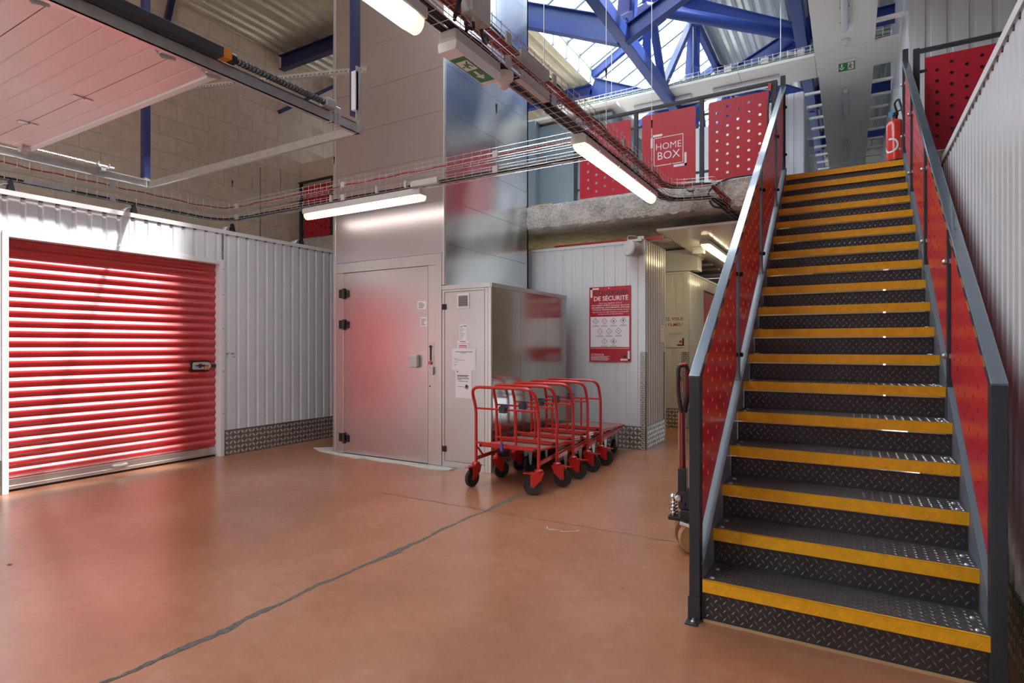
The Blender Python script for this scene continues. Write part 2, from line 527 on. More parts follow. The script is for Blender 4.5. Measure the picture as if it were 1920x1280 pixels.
# pale mortar spread around the foot of the goods lift
ms = MB()
outl = [(-5.86, 4.99), (-5.68, 5.14), (-5.46, 5.22), (-5.42, 4.92), (-3.72, 4.92), (-3.58, 4.88), (-3.60, 4.79), (-3.72, 4.75), (-3.95, 4.76), (-4.2, 4.80), (-4.55, 4.79), (-4.8, 4.82), (-4.92, 4.78), (-5.1, 4.80), (-5.3, 4.83), (-5.6, 4.87)]
ms.poly([(x, y, 0.0) for x, y in outl], (0, 0, 0.008)).build('mortar_skirt', 'mortar', fl)

# ------------------------------------------------------------------ cladding helper
def sheet(root, fr, u0, u1, z0, z1, pitch=0.13, depth=0.009, m='clad', back=-0.04, phase=0.0):
    """one rolled cladding sheet; fr(u, z, out)"""
    pts = []
    u = u0
    first = u0 - ((u0 - phase) % pitch)
    k = first
    knots = []
    while k < u1 + pitch:
        for du, o in ((0.0, 0), (0.010, depth), (pitch * 0.72, depth), (pitch * 0.72 + 0.010, 0)):
            knots.append((k + du, o))
        k += pitch
    def at(x):
        for (a, oa), (b, ob) in zip(knots, knots[1:]):
            if a <= x <= b:
                return oa + (ob - oa) * ((x - a) / max(b - a, 1e-6))
        return 0
    pts = [(u0, at(u0))] + [(a, o) for a, o in knots if u0 + 1e-4 < a < u1 - 1e-4] + [(u1, at(u1))]
    outl = pts + [(u1, back), (u0, back)]
    n = len(outl)
    vs = [fr(a, z, o) for z in (z0, z1) for a, o in outl]
    mb = MB().add(vs, [tuple(range(n)), tuple(range(2 * n - 1, n - 1, -1))] + [(i, (i + 1) % n, (i + 1) % n + n, i + n) for i in range(n)])
    return mb.build('cladding_sheet', m, root)

def sheets(root, fr, u0, u1, z0, z1, w=0.91, gap=0.003, **k):
    n = max(1, round((u1 - u0) / w)); d = (u1 - u0) / n
    for i in range(n):
        sheet(root, fr, u0 + i * d + (gap if i else 0), u0 + (i + 1) * d, z0, z1, **k)

LOZ = {}
def lozenges(fr, u0, u1, z0, z1, pitch=0.045, ln=0.046, wd=0.016, h=0.0022, base=0.0):
    """raised five-bar style studs laid in alternating directions, as one mesh"""
    mb = MB()
    nu = int((u1 - u0) / pitch); nz = int((z1 - z0) / pitch)
    if nu < 1 or nz < 1: return mb
    pu = (u1 - u0) / nu; pz = (z1 - z0) / nz
    for i in range(nu):
        for j in range(nz):
            a = radians(45 if (i + j) % 2 else -45)
            cu, cz = u0 + (i + 0.5) * pu, z0 + (j + 0.5) * pz
            ca, sa = cos(a), sin(a)
            def q(x, y, o): return fr(cu + x * ca - y * sa, cz + x * sa + y * ca, o)
            l, w = ln / 2, wd / 2
            vs = [q(-l, 0, base), q(-l * .45, -w, base), q(l * .45, -w, base), q(l, 0, base), q(l * .45, w, base), q(-l * .45, w, base), q(-l * .5, 0, base + h), q(l * .5, 0, base + h)]
            mb.add(vs, [(0, 1, 6), (1, 2, 7, 6), (2, 3, 7), (3, 4, 7), (4, 5, 6, 7), (5, 0, 6)])
    return mb

def kickplate(root, fr, u0, u1, z0=0.0, z1=0.295, pitch=0.050, name='kick_plate'):
    pl = rect(MB(), fr, u0, u1, z0, z1, -0.02, 0.014).build(name, 'checker', root)
    stuff(lozenges(fr, u0 + 0.005, u1 - 0.005, z0 + 0.004, z1 - 0.004, pitch, 0.052, 0.024, 0.003, base=0.0141).build('stud_pattern', 'lozenge', pl))
    return pl

# ------------------------------------------------------------------ wall_left (storage boxes with roller door)
WX = -6.37
wl = structure_root('wall_left', (WX, 3.5, 0))
fl_ = frame_right(WX, 0, 0)
sheets(wl, fl_, -1.2, 2.055, 0.30, 2.62)
sheets(wl, fl_, 2.055, 4.075, 2.285, 2.62, w=1.01)
sheets(wl, fl_, 4.105, 6.99, 0.30, 2.62)
kickplate(wl, fl_, -1.2, 2.045)
kickplate(wl, fl_, 4.11, 6.99)
cap = rect(MB(), fl_, -1.2, 6.99, 2.62, 2.665, -0.06, 0.022).build('cap_rail', 'trim', wl)
clips = MB()
for i in range(62):
    y = -1.1 + i * 0.13
    rect(clips, fl_, y + 0.03, y + 0.062, 2.609, 2.621, -0.01, 0.0105)
stuff(clips.build('cap_gap_pattern', 'seam', wl))
rect(MB(), fl_, 2.045, 2.09, 0.0, 2.31, -0.14, 0.026).build('jamb', 'trim', wl, bevel=0.003)
rect(MB(), fl_, 4.05, 4.10, 0.0, 2.31, -0.14, 0.026).build('jamb', 'trim', wl, bevel=0.003)
rect(MB(), fl_, 2.09, 4.05, 2.255, 2.31, -0.14, 0.026).build('lintel', 'trim', wl, bevel=0.003)
MB().box(WX - 2.3, WX - 0.06, -1.2, -1.16, 0, 2.62).build('box_end', 'trim', wl)
MB().box(WX - 2.3, WX - 0.1, -1.2, 6.95, 2.55, 2.58).build('box_lid', 'trim', wl)
# little screws on the frame
sm = MB()
for z in (0.5, 1.0, 1.5, 1.9, 2.2):
    sm.cyl((WX + 0.026, 4.085, z), (WX + 0.03, 4.085, z), 0.006, 6)
sm.build('screw', 'black', wl)

dr = structure_root('door_1', (WX, 3.07, 0))
dr['label'] = 'red corrugated roller shutter in the white cladding wall'
frd = frame_right(WX - 0.085, 0, 0)
NS = 24; z_lo, z_hi = 0.115, 2.275; ph = (z_hi - z_lo) / NS
prof = [(0.0, 0.000), (0.10, 0.000), (0.18, 0.004), (0.30, 0.015), (0.45, 0.0215), (0.60, 0.022), (0.75, 0.0165), (0.88, 0.006), (0.95, 0.001), (1.0, 0.0)]
first = None
for i in range(NS):
    if first is None:
        mb = MB(); vs = []
        for y in (2.092, 4.048):
            vs += [frd(y, z_lo + t * ph, o) for t, o in prof]
            vs += [frd(y, z_lo + ph, -0.004), frd(y, z_lo, -0.004)]
        n = len(prof) + 2
        mb.add(vs, [tuple(range(n)), tuple(range(2 * n - 1, n - 1, -1))] + [(k, (k + 1) % n, (k + 1) % n + n, k + n) for k in range(n)])
        first = mb.build('slat', 'redslat', dr, smooth=True)
    else:
        link_copy(first, dr, (0, 0, i * ph))
bb = rect(MB(), frd, 2.092, 4.048, 0.028, 0.112, -0.012, 0.024)
rect(bb, frd, 2.092, 4.048, 0.026, 0.055, 0.0, 0.034)
bb = bb.build('bottom_bar', 'alutrim', dr, bevel=0.002)
hh = MB()
hh.poly([frd(3.02 + 0.09 * cos(a) * (1 if abs(cos(a)) > .3 else 1), 0.082 + 0.018 * sin(a), 0.024) for a in [k * pi / 6 for k in range(12)]], (0.006, 0, 0))
hh.tube(fillet([frd(2.95, 0.082, 0.028), frd(2.96, 0.082, 0.05), frd(3.08, 0.082, 0.05), frd(3.09, 0.082, 0.028)], 0.012), 0.006, 8)
hh.build('pull_handle', 'alu', bb)
rect(MB(), frd, 3.93, 4.0, 0.06, 0.1, 0.02, 0.028).build('latch_plate', 'alutrim', bb)
rect(MB(), frd, 2.092, 4.048, 0.0, 0.03, -0.012, 0.004).build('rubber_seal', 'rubber', dr)

def slotshape(fr, u0, u1, z0, z1, n=6):
    r = (z1 - z0) / 2; zc = (z0 + z1) / 2
    pts = [(u1 - r + r * cos(-pi / 2 + pi * k / n), zc + r * sin(-pi / 2 + pi * k / n)) for k in range(n + 1)]
    b = 0.012
    return pts + [(u0 + b, z1), (u0, z1 - b), (u0, z0 + b), (u0 + b, z0)]
lock = flat_poly(MB(), frd, slotshape(frd, 3.745, 4.0, 1.012, 1.125), 0.012, 0.028)
rect(lock, frd, 3.98, 4.06, 1.045, 1.085, 0.012, 0.024)
lock = lock.build('lock_surround', 'black', dr, bevel=0.003)
flat_poly(MB(), frd, slotshape(frd, 3.765, 3.985, 1.027, 1.11), 0.028, 0.033).build('lock_face', 'chrome', lock, bevel=0.002)
lb = MB()
rect(lb, frd, 3.80, 3.86, 1.066, 1.076, 0.033, 0.045); rect(lb, frd, 3.845, 3.86, 1.045, 1.095, 0.033, 0.05)
rect(lb, frd, 3.875, 3.95, 1.06, 1.08, 0.033, 0.042)
lb.build('bolt', 'black', lock)
pad = MB()
pad.tube(arc(frd(3.925, 1.062, 0.05), 0.016, 0, pi, 8, (0, 1, 0), (0, 0, 1)), 0.0045, 6)
rect(pad, frd, 3.902, 3.948, 1.022, 1.062, 0.038, 0.06)
pad.build('padlock', 'brass', lock, bevel=0.003)
# printed unit number beside the door
fr_ = frame_right(WX + 0.0095, 0, 0)
num = text_mesh([('N° 182', 4.13, 1.192, 0.036, 'LEFT', 0.012), ('25 m³', 4.13, 1.165, 0.014, 'LEFT', 0.0)], fr_).build('unit_number_lettering', 'ink', wl, fix=False)
rect(MB(), fr_, 4.222, 4.236, 1.16, 1.176).build('unit_number_mark', 'redink', wl)

# ------------------------------------------------------------------ wall_right beside the stairs
RX = 0.593
wr = structure_root('wall_right', (RX, 4, 0))
frr = lambda u, z, o: (RX - o, u, z)
sheets(wr, frr, 0.4, 12.9, 0.30, 2.62, pitch=0.10, depth=0.009)
kickplate(wr, frr, 0.4, 6.7, pitch=0.050)
rect(MB(), frr, 0.4, 6.74, 2.62, 2.665, -0.06, 0.02).build('cap_rail', 'trim', wr)
clips = MB()
for i in range(62):
    y = 0.45 + i * 0.10
    rect(clips, frr, y + 0.02, y + 0.05, 2.603, 2.621, -0.01, 0.0125)
stuff(clips.build('cap_gap_pattern', 'seam', wr))
MB().box(RX, 3.0, 0.4, 6.7, 2.56, 2.6).build('box_lid', 'trim', wr)

# ------------------------------------------------------------------ wall_back with the safety poster, its return and the corridor walls
BY = 7.0
wb = structure_root('wall_back', (-3, BY, 0))
frb = frame_front(0, BY, 0)
sheets(wb, frb, -6.6, -2.235, 0.29, 2.59, pitch=0.15, depth=0.006, w=1.09)
kickplate(wb, frb, -6.3, -2.235, 0, 0.29)
rect(MB(), frb, -6.6, -2.19, 2.59, 2.625, -0.05, 0.018).build('cap_rail', 'trim', wb)
ct = rect(MB(), frb, -2.25, -2.185, 0.0, 1.225, -0.02, 0.018).build('corner_guard', 'checker', wb)
stuff(lozenges(frb, -2.247, -2.19, 0.0, 1.22, 0.028, 0.030, 0.012, base=0.0181).build('stud_pattern', 'lozenge', ct))
rect(MB(), frb, -2.25, -2.19, 1.225, 2.59, -0.02, 0.012).build('corner_post', 'clad', wb)
frt = frame_right(-2.19, 0, 0)
sheets(wb, frt, 7.02, 7.80, 0.30, 2.62, pitch=0.10, depth=0.007, w=0.8)
kickplate(wb, frt, 7.03, 7.81, 0, 0.30)
for y0, y1 in ((7.0, 7.045), (7.80, 7.86)):
    g = rect(MB(), frt, y0, y1, 0, 1.215, -0.02, 0.014).build('corner_guard', 'checker', wb)
    stuff(lozenges(frt, y0, y1, 0.0, 1.21, 0.022, 0.026, 0.010, base=0.0141).build('stud_pattern', 'lozenge', g))
    if y0 > 7.5: rect(MB(), frt, y0, y1, 1.215, 2.62, -0.02, 0.01).build('corner_post', 'clad', wb)
MB().box(-6.3, -2.2, 7.80, 7.86, 0, 2.62).build('box_rear', 'trim', wb)
# thin red edge seen over the wall top
MB().box(-3.5, -2.0, 7.10, 7.13, 2.63, 2.675).build('red_track', 'redpaint', wb)

wc = structure_root('wall_corridor', (-2.5, 9.24, 0))
frc = frame_front(0, 9.24, 0)
sheets(wc, frc, -5.4, -2.25, 0.30, 2.45, pitch=0.20, depth=0.006, w=1.0)
kickplate(wc, frc, -5.4, -2.25, 0, 0.30)
rect(MB(), frc, -5.4, -2.2, 2.45, 2.48, -0.05, 0.02).build('cap_rail', 'trim', wc)
rect(MB(), frc, -2.27, -2.2, 1.2, 2.45, -0.02, 0.012).build('corner_post', 'clad', wc)
g = rect(MB(), frc, -2.30, -2.2, 0, 1.2, -0.02, 0.014).build('corner_guard', 'checker', wc)
stuff(lozenges(frc, -2.297, -2.203, 0.0, 1.19, 0.03, 0.034, 0.012, base=0.0141).build('stud_pattern', 'lozenge', g))
frc2 = frame_right(-2.2, 0, 0)
sheets(wc, frc2, 9.28, 10.33, 0.30, 2.45, pitch=0.12, depth=0.008)
sheets(wc, frc2, 10.33, 11.52, 2.27, 2.45, pitch=0.12, depth=0.008, w=1.2)
sheets(wc, frc2, 11.52, 13.9, 0.30, 2.45, pitch=0.12, depth=0.008)
kickplate(wc, frc2, 9.28, 10.33, 0, 0.30)
kickplate(wc, frc2, 11.52, 13.9, 0, 0.30)
rect(MB(), frc2, 9.24, 13.9, 2.45, 2.48, -0.05, 0.02).build('cap_rail', 'trim', wc)
MB().box(-9, RX, 13.9, 14.0, 0, 2.86).build('corridor_end', 'trim', wc)
MB().box(-9, -6.35, 6.99, 7.05, 0, 2.6).build('box_rear', 'trim', wc)
d2 = structure_root('door_2', (-2.2, 10.9, 0))
d2['label'] = 'red door in the corridor side wall'
rect(MB(), frc2, 10.37, 11.48, 0.02, 2.235, -0.03, 0.004).build('leaf', 'redpanel', d2, bevel=0.004)
rect(MB(), frc2, 11.34, 11.42, 1.0, 1.05, 0.004, 0.03).build('handle', 'black', d2)

# ------------------------------------------------------------------ mezzanine slab with its rough sawn edge
sl = structure_root('floor_mezzanine', (0, 7, 3.0))
MB().box(-9, -0.70, 6.93, 18.4, 2.88, 3.16).build('slab', 'concrete', sl)
MB().box(0.56, 6.5, 6.93, 18.4, 2.88, 3.16).build('slab', 'concrete', sl)
MB().box(-0.70, 0.56, 7.12, 18.4, 2.88, 3.155).build('slab', 'concrete', sl)

MB().box(-8.6, 6.4, 7.15, 18.2, 3.16, 3.164).build('bounce_sheet', mat('pale_bounce_sheet', (0.68, 0.66, 0.63), 0.4), sl)  # unseen pale sheet added on the slab to bounce light upstairs

def rough_edge(x0, x1, name, seed):
    r = random.Random(seed)
    nx = int((x1 - x0) / 0.045); prof = [(7.6, 2.905), (7.35, 2.89), (7.12, 2.862), (6.95, 2.85), (6.82, 2.842), (6.765, 2.862), (6.752, 2.92), (6.75, 2.99), (6.748, 3.06), (6.75, 3.12), (6.758, 3.158), (6.80, 3.170), (6.95, 3.165)]
    vs = []; k = len(prof)
    low = 0
    for i in range(nx + 1):
        x = x0 + (x1 - x0) * i / nx
        low = low * 0.8 + r.uniform(-0.012, 0.012)
        for j, (y, z) in enumerate(prof):
            a = 0.012 if 3 < j < 11 else 0.010
            vs.append((x, y + r.uniform(-a, a), z + r.uniform(-a, a) * (0.5 if j > 8 else 1) + (low if 2 < j < 7 else 0)))
    fs = [(i * k + j, i * k + j + 1, (i + 1) * k + j + 1, (i + 1) * k + j) for i in range(nx) for j in range(k - 1)]
    ob = MB().add(vs, fs).build(name, 'concrete', sl, smooth=True)
    return ob
rough_edge(-8.6, -0.70, 'sawn_edge', 5)
rough_edge(0.56, 3.2, 'sawn_edge', 6)

# ------------------------------------------------------------------ block wall on the far left
BX = -8.6
wk = structure_root('wall_far_left', (BX, 4, 0))
MB().box(BX - 0.3, BX - 0.006, -1.5, 18.4, 0, 7.2).build('joint_bed', 'blockjoint', wk)
bl, bh = 0.50, 0.25
blk = None
rr = random.Random(11)
for j in range(15):
    z = 2.62 + j * bh
    for i in range(13):
        y = 1.3 + i * bl + (bl / 2 if j % 2 else 0)
        if y > 7.2: continue
        if blk is None:
            blk = MB().box(BX - 0.02, BX, y + 0.003, y + bl - 0.003, z + 0.003, z + bh - 0.003).build('block', 'block', wk)
            base = (y, z)
        else:
            link_copy(blk, wk, (rr.uniform(-0.003, 0.002), y - base[0], z - base[1]))
MB().box(BX - 0.02, BX, 7.55, 18.4, 2.6, 7.2).build('render_coat', 'block', wk)
MB().box(BX - 0.02, BX, -1.5, 1.3, 2.6, 7.2).build('render_coat', 'block', wk)
# cracks in the wall
ck = MB()
ck.tube([(BX + 0.003, 6.2 + 0.004 * sin(i * 2.1), 3.05 + i * 0.09) for i in range(15)], 0.006, 5)
ck.tube([(BX + 0.003, 6.6 + 0.004 * sin(i * 1.7), 3.9 + i * 0.07) for i in range(8)], 0.004, 5)
ck.build('crack', 'seam', wk)

# ------------------------------------------------------------------ wall behind the viewer with the vehicle doorway, and the side wall
wq = structure_root('wall_rear', (0, -1.5, 0))
MB().box(-9, -6.2, -1.75, -1.5, 0, 7.2).build('wall_face', 'block', wq)
MB().box(-3.15, 6.6, -1.75, -1.5, 0, 7.2).build('wall_face', 'block', wq)
MB().box(-6.2, -3.15, -1.75, -1.5, 2.95, 7.2).build('wall_face', 'block', wq)
wy = structure_root('wall_yard', (0, -14, 0))
MB().box(-30, 20, -14.3, -14, -0.2, 6.5).build('wall_face', 'greyplastic', wy)
we = structure_root('wall_far_right', (6.5, 8, 0))
MB().box(6.5, 6.7, -1.75, 18.4, 0, 7.2).build('wall_face', 'clad', we)

# ------------------------------------------------------------------ upper floor walls
wu = structure_root('wall_upper_right', (RX, 8.1, 3.16))
fru = frame_front(0, 8.1, 0)
sheets(wu, fru, 0.66, 3.6, 3.16, 7.0, pitch=0.20, depth=0.022, w=1.0)
rect(MB(), fru, 0.60, 0.66, 3.16, 7.0, -0.03, 0.012).build('corner_post', 'clad', wu)
fru2 = lambda u, z, o: (0.60 - o, u, z)
sheets(wu, fru2, 8.12, 11.4, 3.16, 7.0, pitch=0.13, depth=0.010)
wv = structure_root('wall_upper_back', (-2, 10.6, 3.16))
frv = frame_front(0, 10.6, 0)
sheets(wv, frame_front(0, 9.35, 0), -3.3, -0.98, 3.16, 4.75, pitch=0.20, depth=0.010)
sheets(wv, frv, -1.03, -0.70, 3.16, 5.5, pitch=0.11, depth=0.012, w=0.4)
rect(MB(), frv, -0.70, -0.655, 3.16, 5.5, -0.03, 0.012).build('corner_post', 'clad', wv)
sheets(wv, frame_right(-0.655, 0, 0), 10.62, 17.8, 3.16, 5.5, pitch=0.13, depth=0.01, w=1.2)
MB().box(-9, 6.5, 18.2, 18.3, 3.16, 7.0).build('gable', 'ceilmatt', wv)
MB().box(0.6, 3.0, 11.45, 17.8, 3.16, 5.5).build('box_side', 'clad', wv)

# grey-blue cabin upstairs, beside the lift shaft
wg = structure_root('wall_upper_left', (-3.5, 8.0, 3.16))
MB().box(-4.21, -3.0, 8.0, 9.3, 3.16, 4.74).build('cabin_front', 'cabin', wg)
MB().box(-4.6, -4.21, 7.86, 9.3, 3.16, 4.80).build('cabin_corner', 'cabin', wg)
rect(MB(), frame_front(0, 8.0, 0), -3.62, -3.60, 3.16, 4.74, 0, 0.004).build('seam', 'seam', wg)
MB().box(-5.2, -2.9, 7.9, 9.6, 4.80, 4.84).build('cabin_lid', 'ceilmatt', wg)
ml = MB().box(-3.70, -3.42, 6.80, 7.0, 3.165, 3.19)
ml.build('timber_offcut', 'wood', sl)
MB().box(-3.72, -3.44, 6.76, 6.79, 3.10, 3.125).build('steel_ledge', 'black', sl)

# ------------------------------------------------------------------ ceilings
cu = structure_root('ceiling_upper', (0, 9, 5.56))
def tile(x0, x1, y0, y1, z=5.56, m='ceilmatt'):
    MB().box(x0, x1, y0, y1, z, z + 0.045).build('ceiling_panel', m, cu, bevel=0.004)
for y0, y1 in ((5.2, 9.505),): tile(-0.44, 0.305, y0, y1)
tile(-0.44, 3.0, 9.515, 10.31)
for x0, x1 in ((-1.5, -0.444), (-2.6, -1.504), (-3.7, -2.604), (-4.8, -3.704)): tile(x0, x1, 9.515, 10.31)
for y0, y1 in ((10.315, 12.79), (12.80, 15.3), (15.31, 17.8)): tile(-0.42, 0.315, y0, y1)
for y in (8.3, 8.9):
    MB().box(0.305, 0.59, y, y + 0.06, 5.56, 5.60).build('cross_bar', 'ceilmatt', cu)
for i in range(12):
    y = 10.95 + i * 0.6
    MB().box(0.31, 0.60, y, y + 0.05, 5.56, 5.60).build('cross_bar', 'ceilmatt', cu)
    MB().box(-0.655, -0.42, y, y + 0.05, 5.56, 5.60).build('cross_bar', 'ceilmatt', cu)

cl = structure_root('ceiling_lower', (-1.5, 8, 2.72))
MB().box(-2.06, -0.62, 7.02, 10.99, 2.715, 2.745).build('ceiling_panel', 'ceilwhite', cl, bevel=0.003)
MB().box(-2.06, -0.62, 11.0, 13.9, 2.715, 2.745).build('ceiling_panel', 'ceilwhite', cl, bevel=0.003)
for y in (7.62, 9.6, 10.3):
    MB().box(-5, -2.06, y, y + 0.09, 2.70, 2.73).build('cross_bar', 'ceilmatt', cl)
MB().box(-5, -2.07, 9.3, 9.6, 2.50, 2.84).build('bulkhead', 'clad', cl)
for y in (11.0, 11.9):
    MB().box(-2.6, -2.07, y, y + 0.09, 2.70, 2.73).build('cross_bar', 'ceilmatt', cl)

# ------------------------------------------------------------------ roof: decks, skylight
rf = structure_root('roof')
def deck(p0, ux, length, out, y0, y1, m, pitch=0.20, depth=0.055, w=1.0):
    """corrugated deck sheets, ribs along Y; p0 (x,z), ux unit (dx,dz), out unit normal (downwards)"""
    n = max(1, round(length / w)); d = length / n
    for s in range(n):
        pts = []
        a0 = s * d
        k = 0
        a = a0
        while a < a0 + d - 1e-6:
            for da, o in ((0, 0), (pitch * 0.40, 0), (pitch * 0.52, depth), (pitch * 0.88, depth)):
                if a + da < a0 + d: pts.append((a + da, o))
            a += pitch
        pts.append((a0 + d, 0))
        mb = MB(); n_ = len(pts)
        vs = []
        for y in (y0, y1):
            for (t, o) in pts:
                vs.append((p0[0] + ux[0] * t - out[0] * o, y, p0[1] + ux[1] * t - out[1] * o))
        mb.add(vs, [(i, i + 1, n_ + i + 1, n_ + i) for i in range(n_ - 1)])
        mb.build('deck_sheet', m, rf, fix=False)
deck((-8.7, 6.36), (1, 0), 4.38, (0, -1), -1.5, 18.3, 'deck')
RIDX, RIDZ, SLP = -2.53, 7.60, 0.53
ln = sqrt(1 + SLP * SLP); dx, dz = 1 / ln, -SLP / ln
deck((RIDX, RIDZ), (dx, dz), 2.26, (-dz * -1, -dx), 8.67, 18.3, 'deckgrey')
deck((RIDX + 1.9 * dx, RIDZ + 1.9 * dz), (dx, dz), 0.36, (-dz * -1, -dx), 6.55, 8.67, 'deckgrey', w=0.4)
deck((RIDX + 0.38 * dx, RIDZ + 0.38 * dz), (dx, dz), 1.96, (-dz * -1, -dx), -1.5, 6.55, 'deckgrey')
deck((-0.85, 6.55), (1, 0), 7.4, (0, -1), -1.5, 18.3, 'deckgrey')

sk = structure_root('window_1')
sk['label'] = 'pitched rooflight of narrow glazed bays between grey bars'
BP = 0.53
KX, KZ = -4.30, 6.65
top_l = (RIDX, RIDZ)
pane = bar_ = kp = ku = None
NB = 36
Y0 = -1.4
for i in range(NB):
    y = Y0 + i * BP
    if pane is None:
        pane = MB().quad((KX, y + 0.025, KZ), (RIDX, y + 0.025, RIDZ), (RIDX, y + BP - 0.025, RIDZ), (KX, y + BP - 0.025, KZ)).build('pane', 'pane', sk, fix=False)
        bar_ = MB().bar((KX, y, KZ), (RIDX, y, RIDZ), 0.045, 0.05).build('glazing_bar', 'barpaint', sk)
        kp = MB().quad((KX, y + 0.02, 6.38), (KX, y + BP - 0.02, 6.38), (KX, y + BP - 0.02, KZ - 0.03), (KX, y + 0.02, KZ - 0.03)).build('kerb_pane', 'pane', sk, fix=False)
        ku = MB().box(KX - 0.02, KX + 0.02, y - 0.02, y + 0.02, 6.36, KZ).build('kerb_upright', 'barpaint', sk)
    else:
        for o in (pane, bar_, kp, ku): link_copy(o, sk, (0, i * BP, 0))
for i in range(19):
    y = Y0 + i * BP
    w_ = 0.38 if i < 15 else 1.9  # narrow panes: unseen glazing added to carry sun down to the shutter foot
    a, b = (RIDX, RIDZ), (RIDX + w_ * dx, RIDZ + w_ * dz)
    MB().quad((a[0], y + 0.02, a[1]), (b[0], y + 0.02, b[1]), (b[0], y + BP - 0.02, b[1]), (a[0], y + BP - 0.02, a[1])).build('pane', 'pane', sk, fix=False)
MB().bar((KX, Y0, KZ), (KX, 18.2, KZ), 0.06, 0.07).build('kerb_rail', 'barpaint', sk)

# ------------------------------------------------------------------ blue roof steelwork
rt = structure_root('roof_truss', (-2.6, 8, 5.5))
CX, CZ = -2.65, 5.52
MB().bar((CX, 2.5, CZ), (CX, 16.5, CZ), 0.15, 0.20).build('bottom_chord', 'blue', rt, bevel=0.01)
MB().bar((RIDX, 2.5, 7.47), (RIDX, 18.2, 7.47), 0.10, 0.20).build('ridge_beam', 'blue', rt)
for Y in (7.5, 10.35, 13.2, 16.0):
    MB().ibeam((-8.55 if Y > 8 else -5.0, Y, 6.25), (KX, Y, 6.25), 0.12, 0.2).build('roof_beam', 'blue', rt)
    MB().ibeam((KX, Y, 6.30), (CX, Y, 5.56), 0.14, 0.34).build('tie', 'blue', rt)
    MB().ibeam((CX, Y, 5.50), (-0.80, Y, 6.32), 0.12, 0.22).build('tie', 'blue', rt)
    MB().bar((KX, Y, 6.52), (RIDX, Y, RIDZ - 0.12), 0.09, 0.14).build('rafter', 'blue', rt)
    MB().ibeam((RIDX, Y, RIDZ - 0.20), (-0.78, Y, RIDZ - 0.20 - SLP * 1.75 - 0.05), 0.12, 0.20).build('rafter', 'blue', rt)
    MB().ibeam((-0.78, Y, 6.30), (6.3, Y, 6.30), 0.12, 0.24).build('roof_beam', 'blue', rt)
    g = MB().poly([(-1.1, Y - 0.01, 6.15), (-0.62, Y - 0.01, 6.05), (-0.55, Y - 0.01, 6.42), (-0.95, Y - 0.01, 6.45)], (0, 0.02, 0))
    g.build('gusset_plate', 'blue', rt)
    MB().cyl((-0.60, Y, 6.10), (-0.60, Y, 7.6), 0.07, 14).build('post_tube', 'blue', rt, smooth=True)
MB().ibeam((-8.57, 6.6, 6.235), (-5.44, 6.6, 6.235), 0.12, 0.24).build('roof_beam', 'darkblue', rt)
MB().bar((-0.66, 2.5, 6.20), (-0.66, 18.2, 6.20), 0.16, 0.24).build('valley_beam', 'blue', rt)
for y0 in (6.2, 9.4, 12.6):
    MB().bar((CX, y0, CZ + 0.05), (RIDX, y0 - 1.75, RIDZ - 0.25), 0.11, 0.09).build('web_member', 'blue', rt)
    MB().bar((CX, y0, CZ + 0.05), (RIDX, y0 + 1.50, RIDZ - 0.25), 0.11, 0.09).build('web_member', 'blue', rt)
    MB().bar((CX, y0 + 1.55, CZ), (RIDX, y0 + 1.55, RIDZ - 0.2), 0.12, 0.12).build('king_post', 'blue', rt)
    MB().bar((CX, y0 + 2.35, CZ), (RIDX, y0 + 1.9, RIDZ - 0.2), 0.12, 0.12).build('king_post', 'blue', rt)
MB().bar((CX, 7.3, CZ + 0.1), (RIDX, 9.8, 7.35), 0.10, 0.10).build('web_member', 'darkblue', rt)
MB().poly([(CX, 7.2, 5.55), (CX, 7.7, 5.6), (CX + 0.02, 7.75, 6.1), (CX + 0.02, 7.3, 6.2)], (0.015, 0, 0)).build('gusset_plate', 'darkblue', rt)
MB().cyl((-2.62, 8.30, 6.30), (-0.68, 10.25, 6.26), 0.088, 20).build('brace_tube', 'blue', rt, smooth=True)
MB().cyl((-2.62, 11.2, 6.30), (-0.68, 13.1, 6.26), 0.088, 20).build('brace_tube', 'blue', rt, smooth=True)
# wind braces on the far left wall
MB().bar((-8.55, 4.75, 6.6), (-8.55, 4.45, 5.1), 0.07, 0.07).build('wind_brace', 'darkblue', rt)
MB().bar((-8.5, 6.5, 5.34), (-8.5, 7.9, 6.40), 0.06, 0.06).build('wind_brace', 'darkblue', rt)

# ================================================================== THE GOODS LIFT
FY = 4.92
SX0, SX1, SY1, STOP = -5.43, -3.74, 6.78, 8.3
lift = thing('goods_lift', 'tall sheet-metal goods lift shaft with a hinged landing door', 'lift', (-4.58, 5.85, 0))
fF = frame_front(0, FY, 0)
fS = frame_right(SX1, 0, 0)
seams_front = [2.296, 2.86, 3.345, 3.83, 4.30, 4.79, 5.27, 5.80, 6.30, STOP]
for a, b in zip(seams_front, seams_front[1:]):
    rect(MB(), fF, SX0 + 0.045, SX1 - 0.028, a + 0.0015, b - 0.0015, -0.03, 0.0).build('front_sheet', 'alufront', lift)
seams_side = [0.0, 1.90, 2.40, 2.873, 3.36, 3.834, 4.332, 4.82, 5.31, 5.80, 6.30, STOP]
for a, b in zip(seams_side, seams_side[1:]):
    rect(MB(), fS, FY + 0.03, SY1, a + 0.0015, b - 0.0015, -0.03, 0.0).build('side_sheet', 'aluside', lift)
rect(MB(), fF, SX0, SX0 + 0.045, 0, STOP, -0.03, 0.004).build('corner_profile', 'alutrim', lift, bevel=0.004)
rect(MB(), fF, SX1 - 0.028, SX1 + 0.003, 1.95, STOP, -0.035, 0.004).build('corner_profile', 'alutrim', lift, bevel=0.004)
MB().box(SX0, SX0 + 0.03, FY + 0.03, SY1, 0, STOP).build('side_sheet', 'alufront', lift)
MB().box(SX0, SX1, SY1 - 0.03, SY1, 0, STOP).build('rear_sheet', 'aluside', lift)
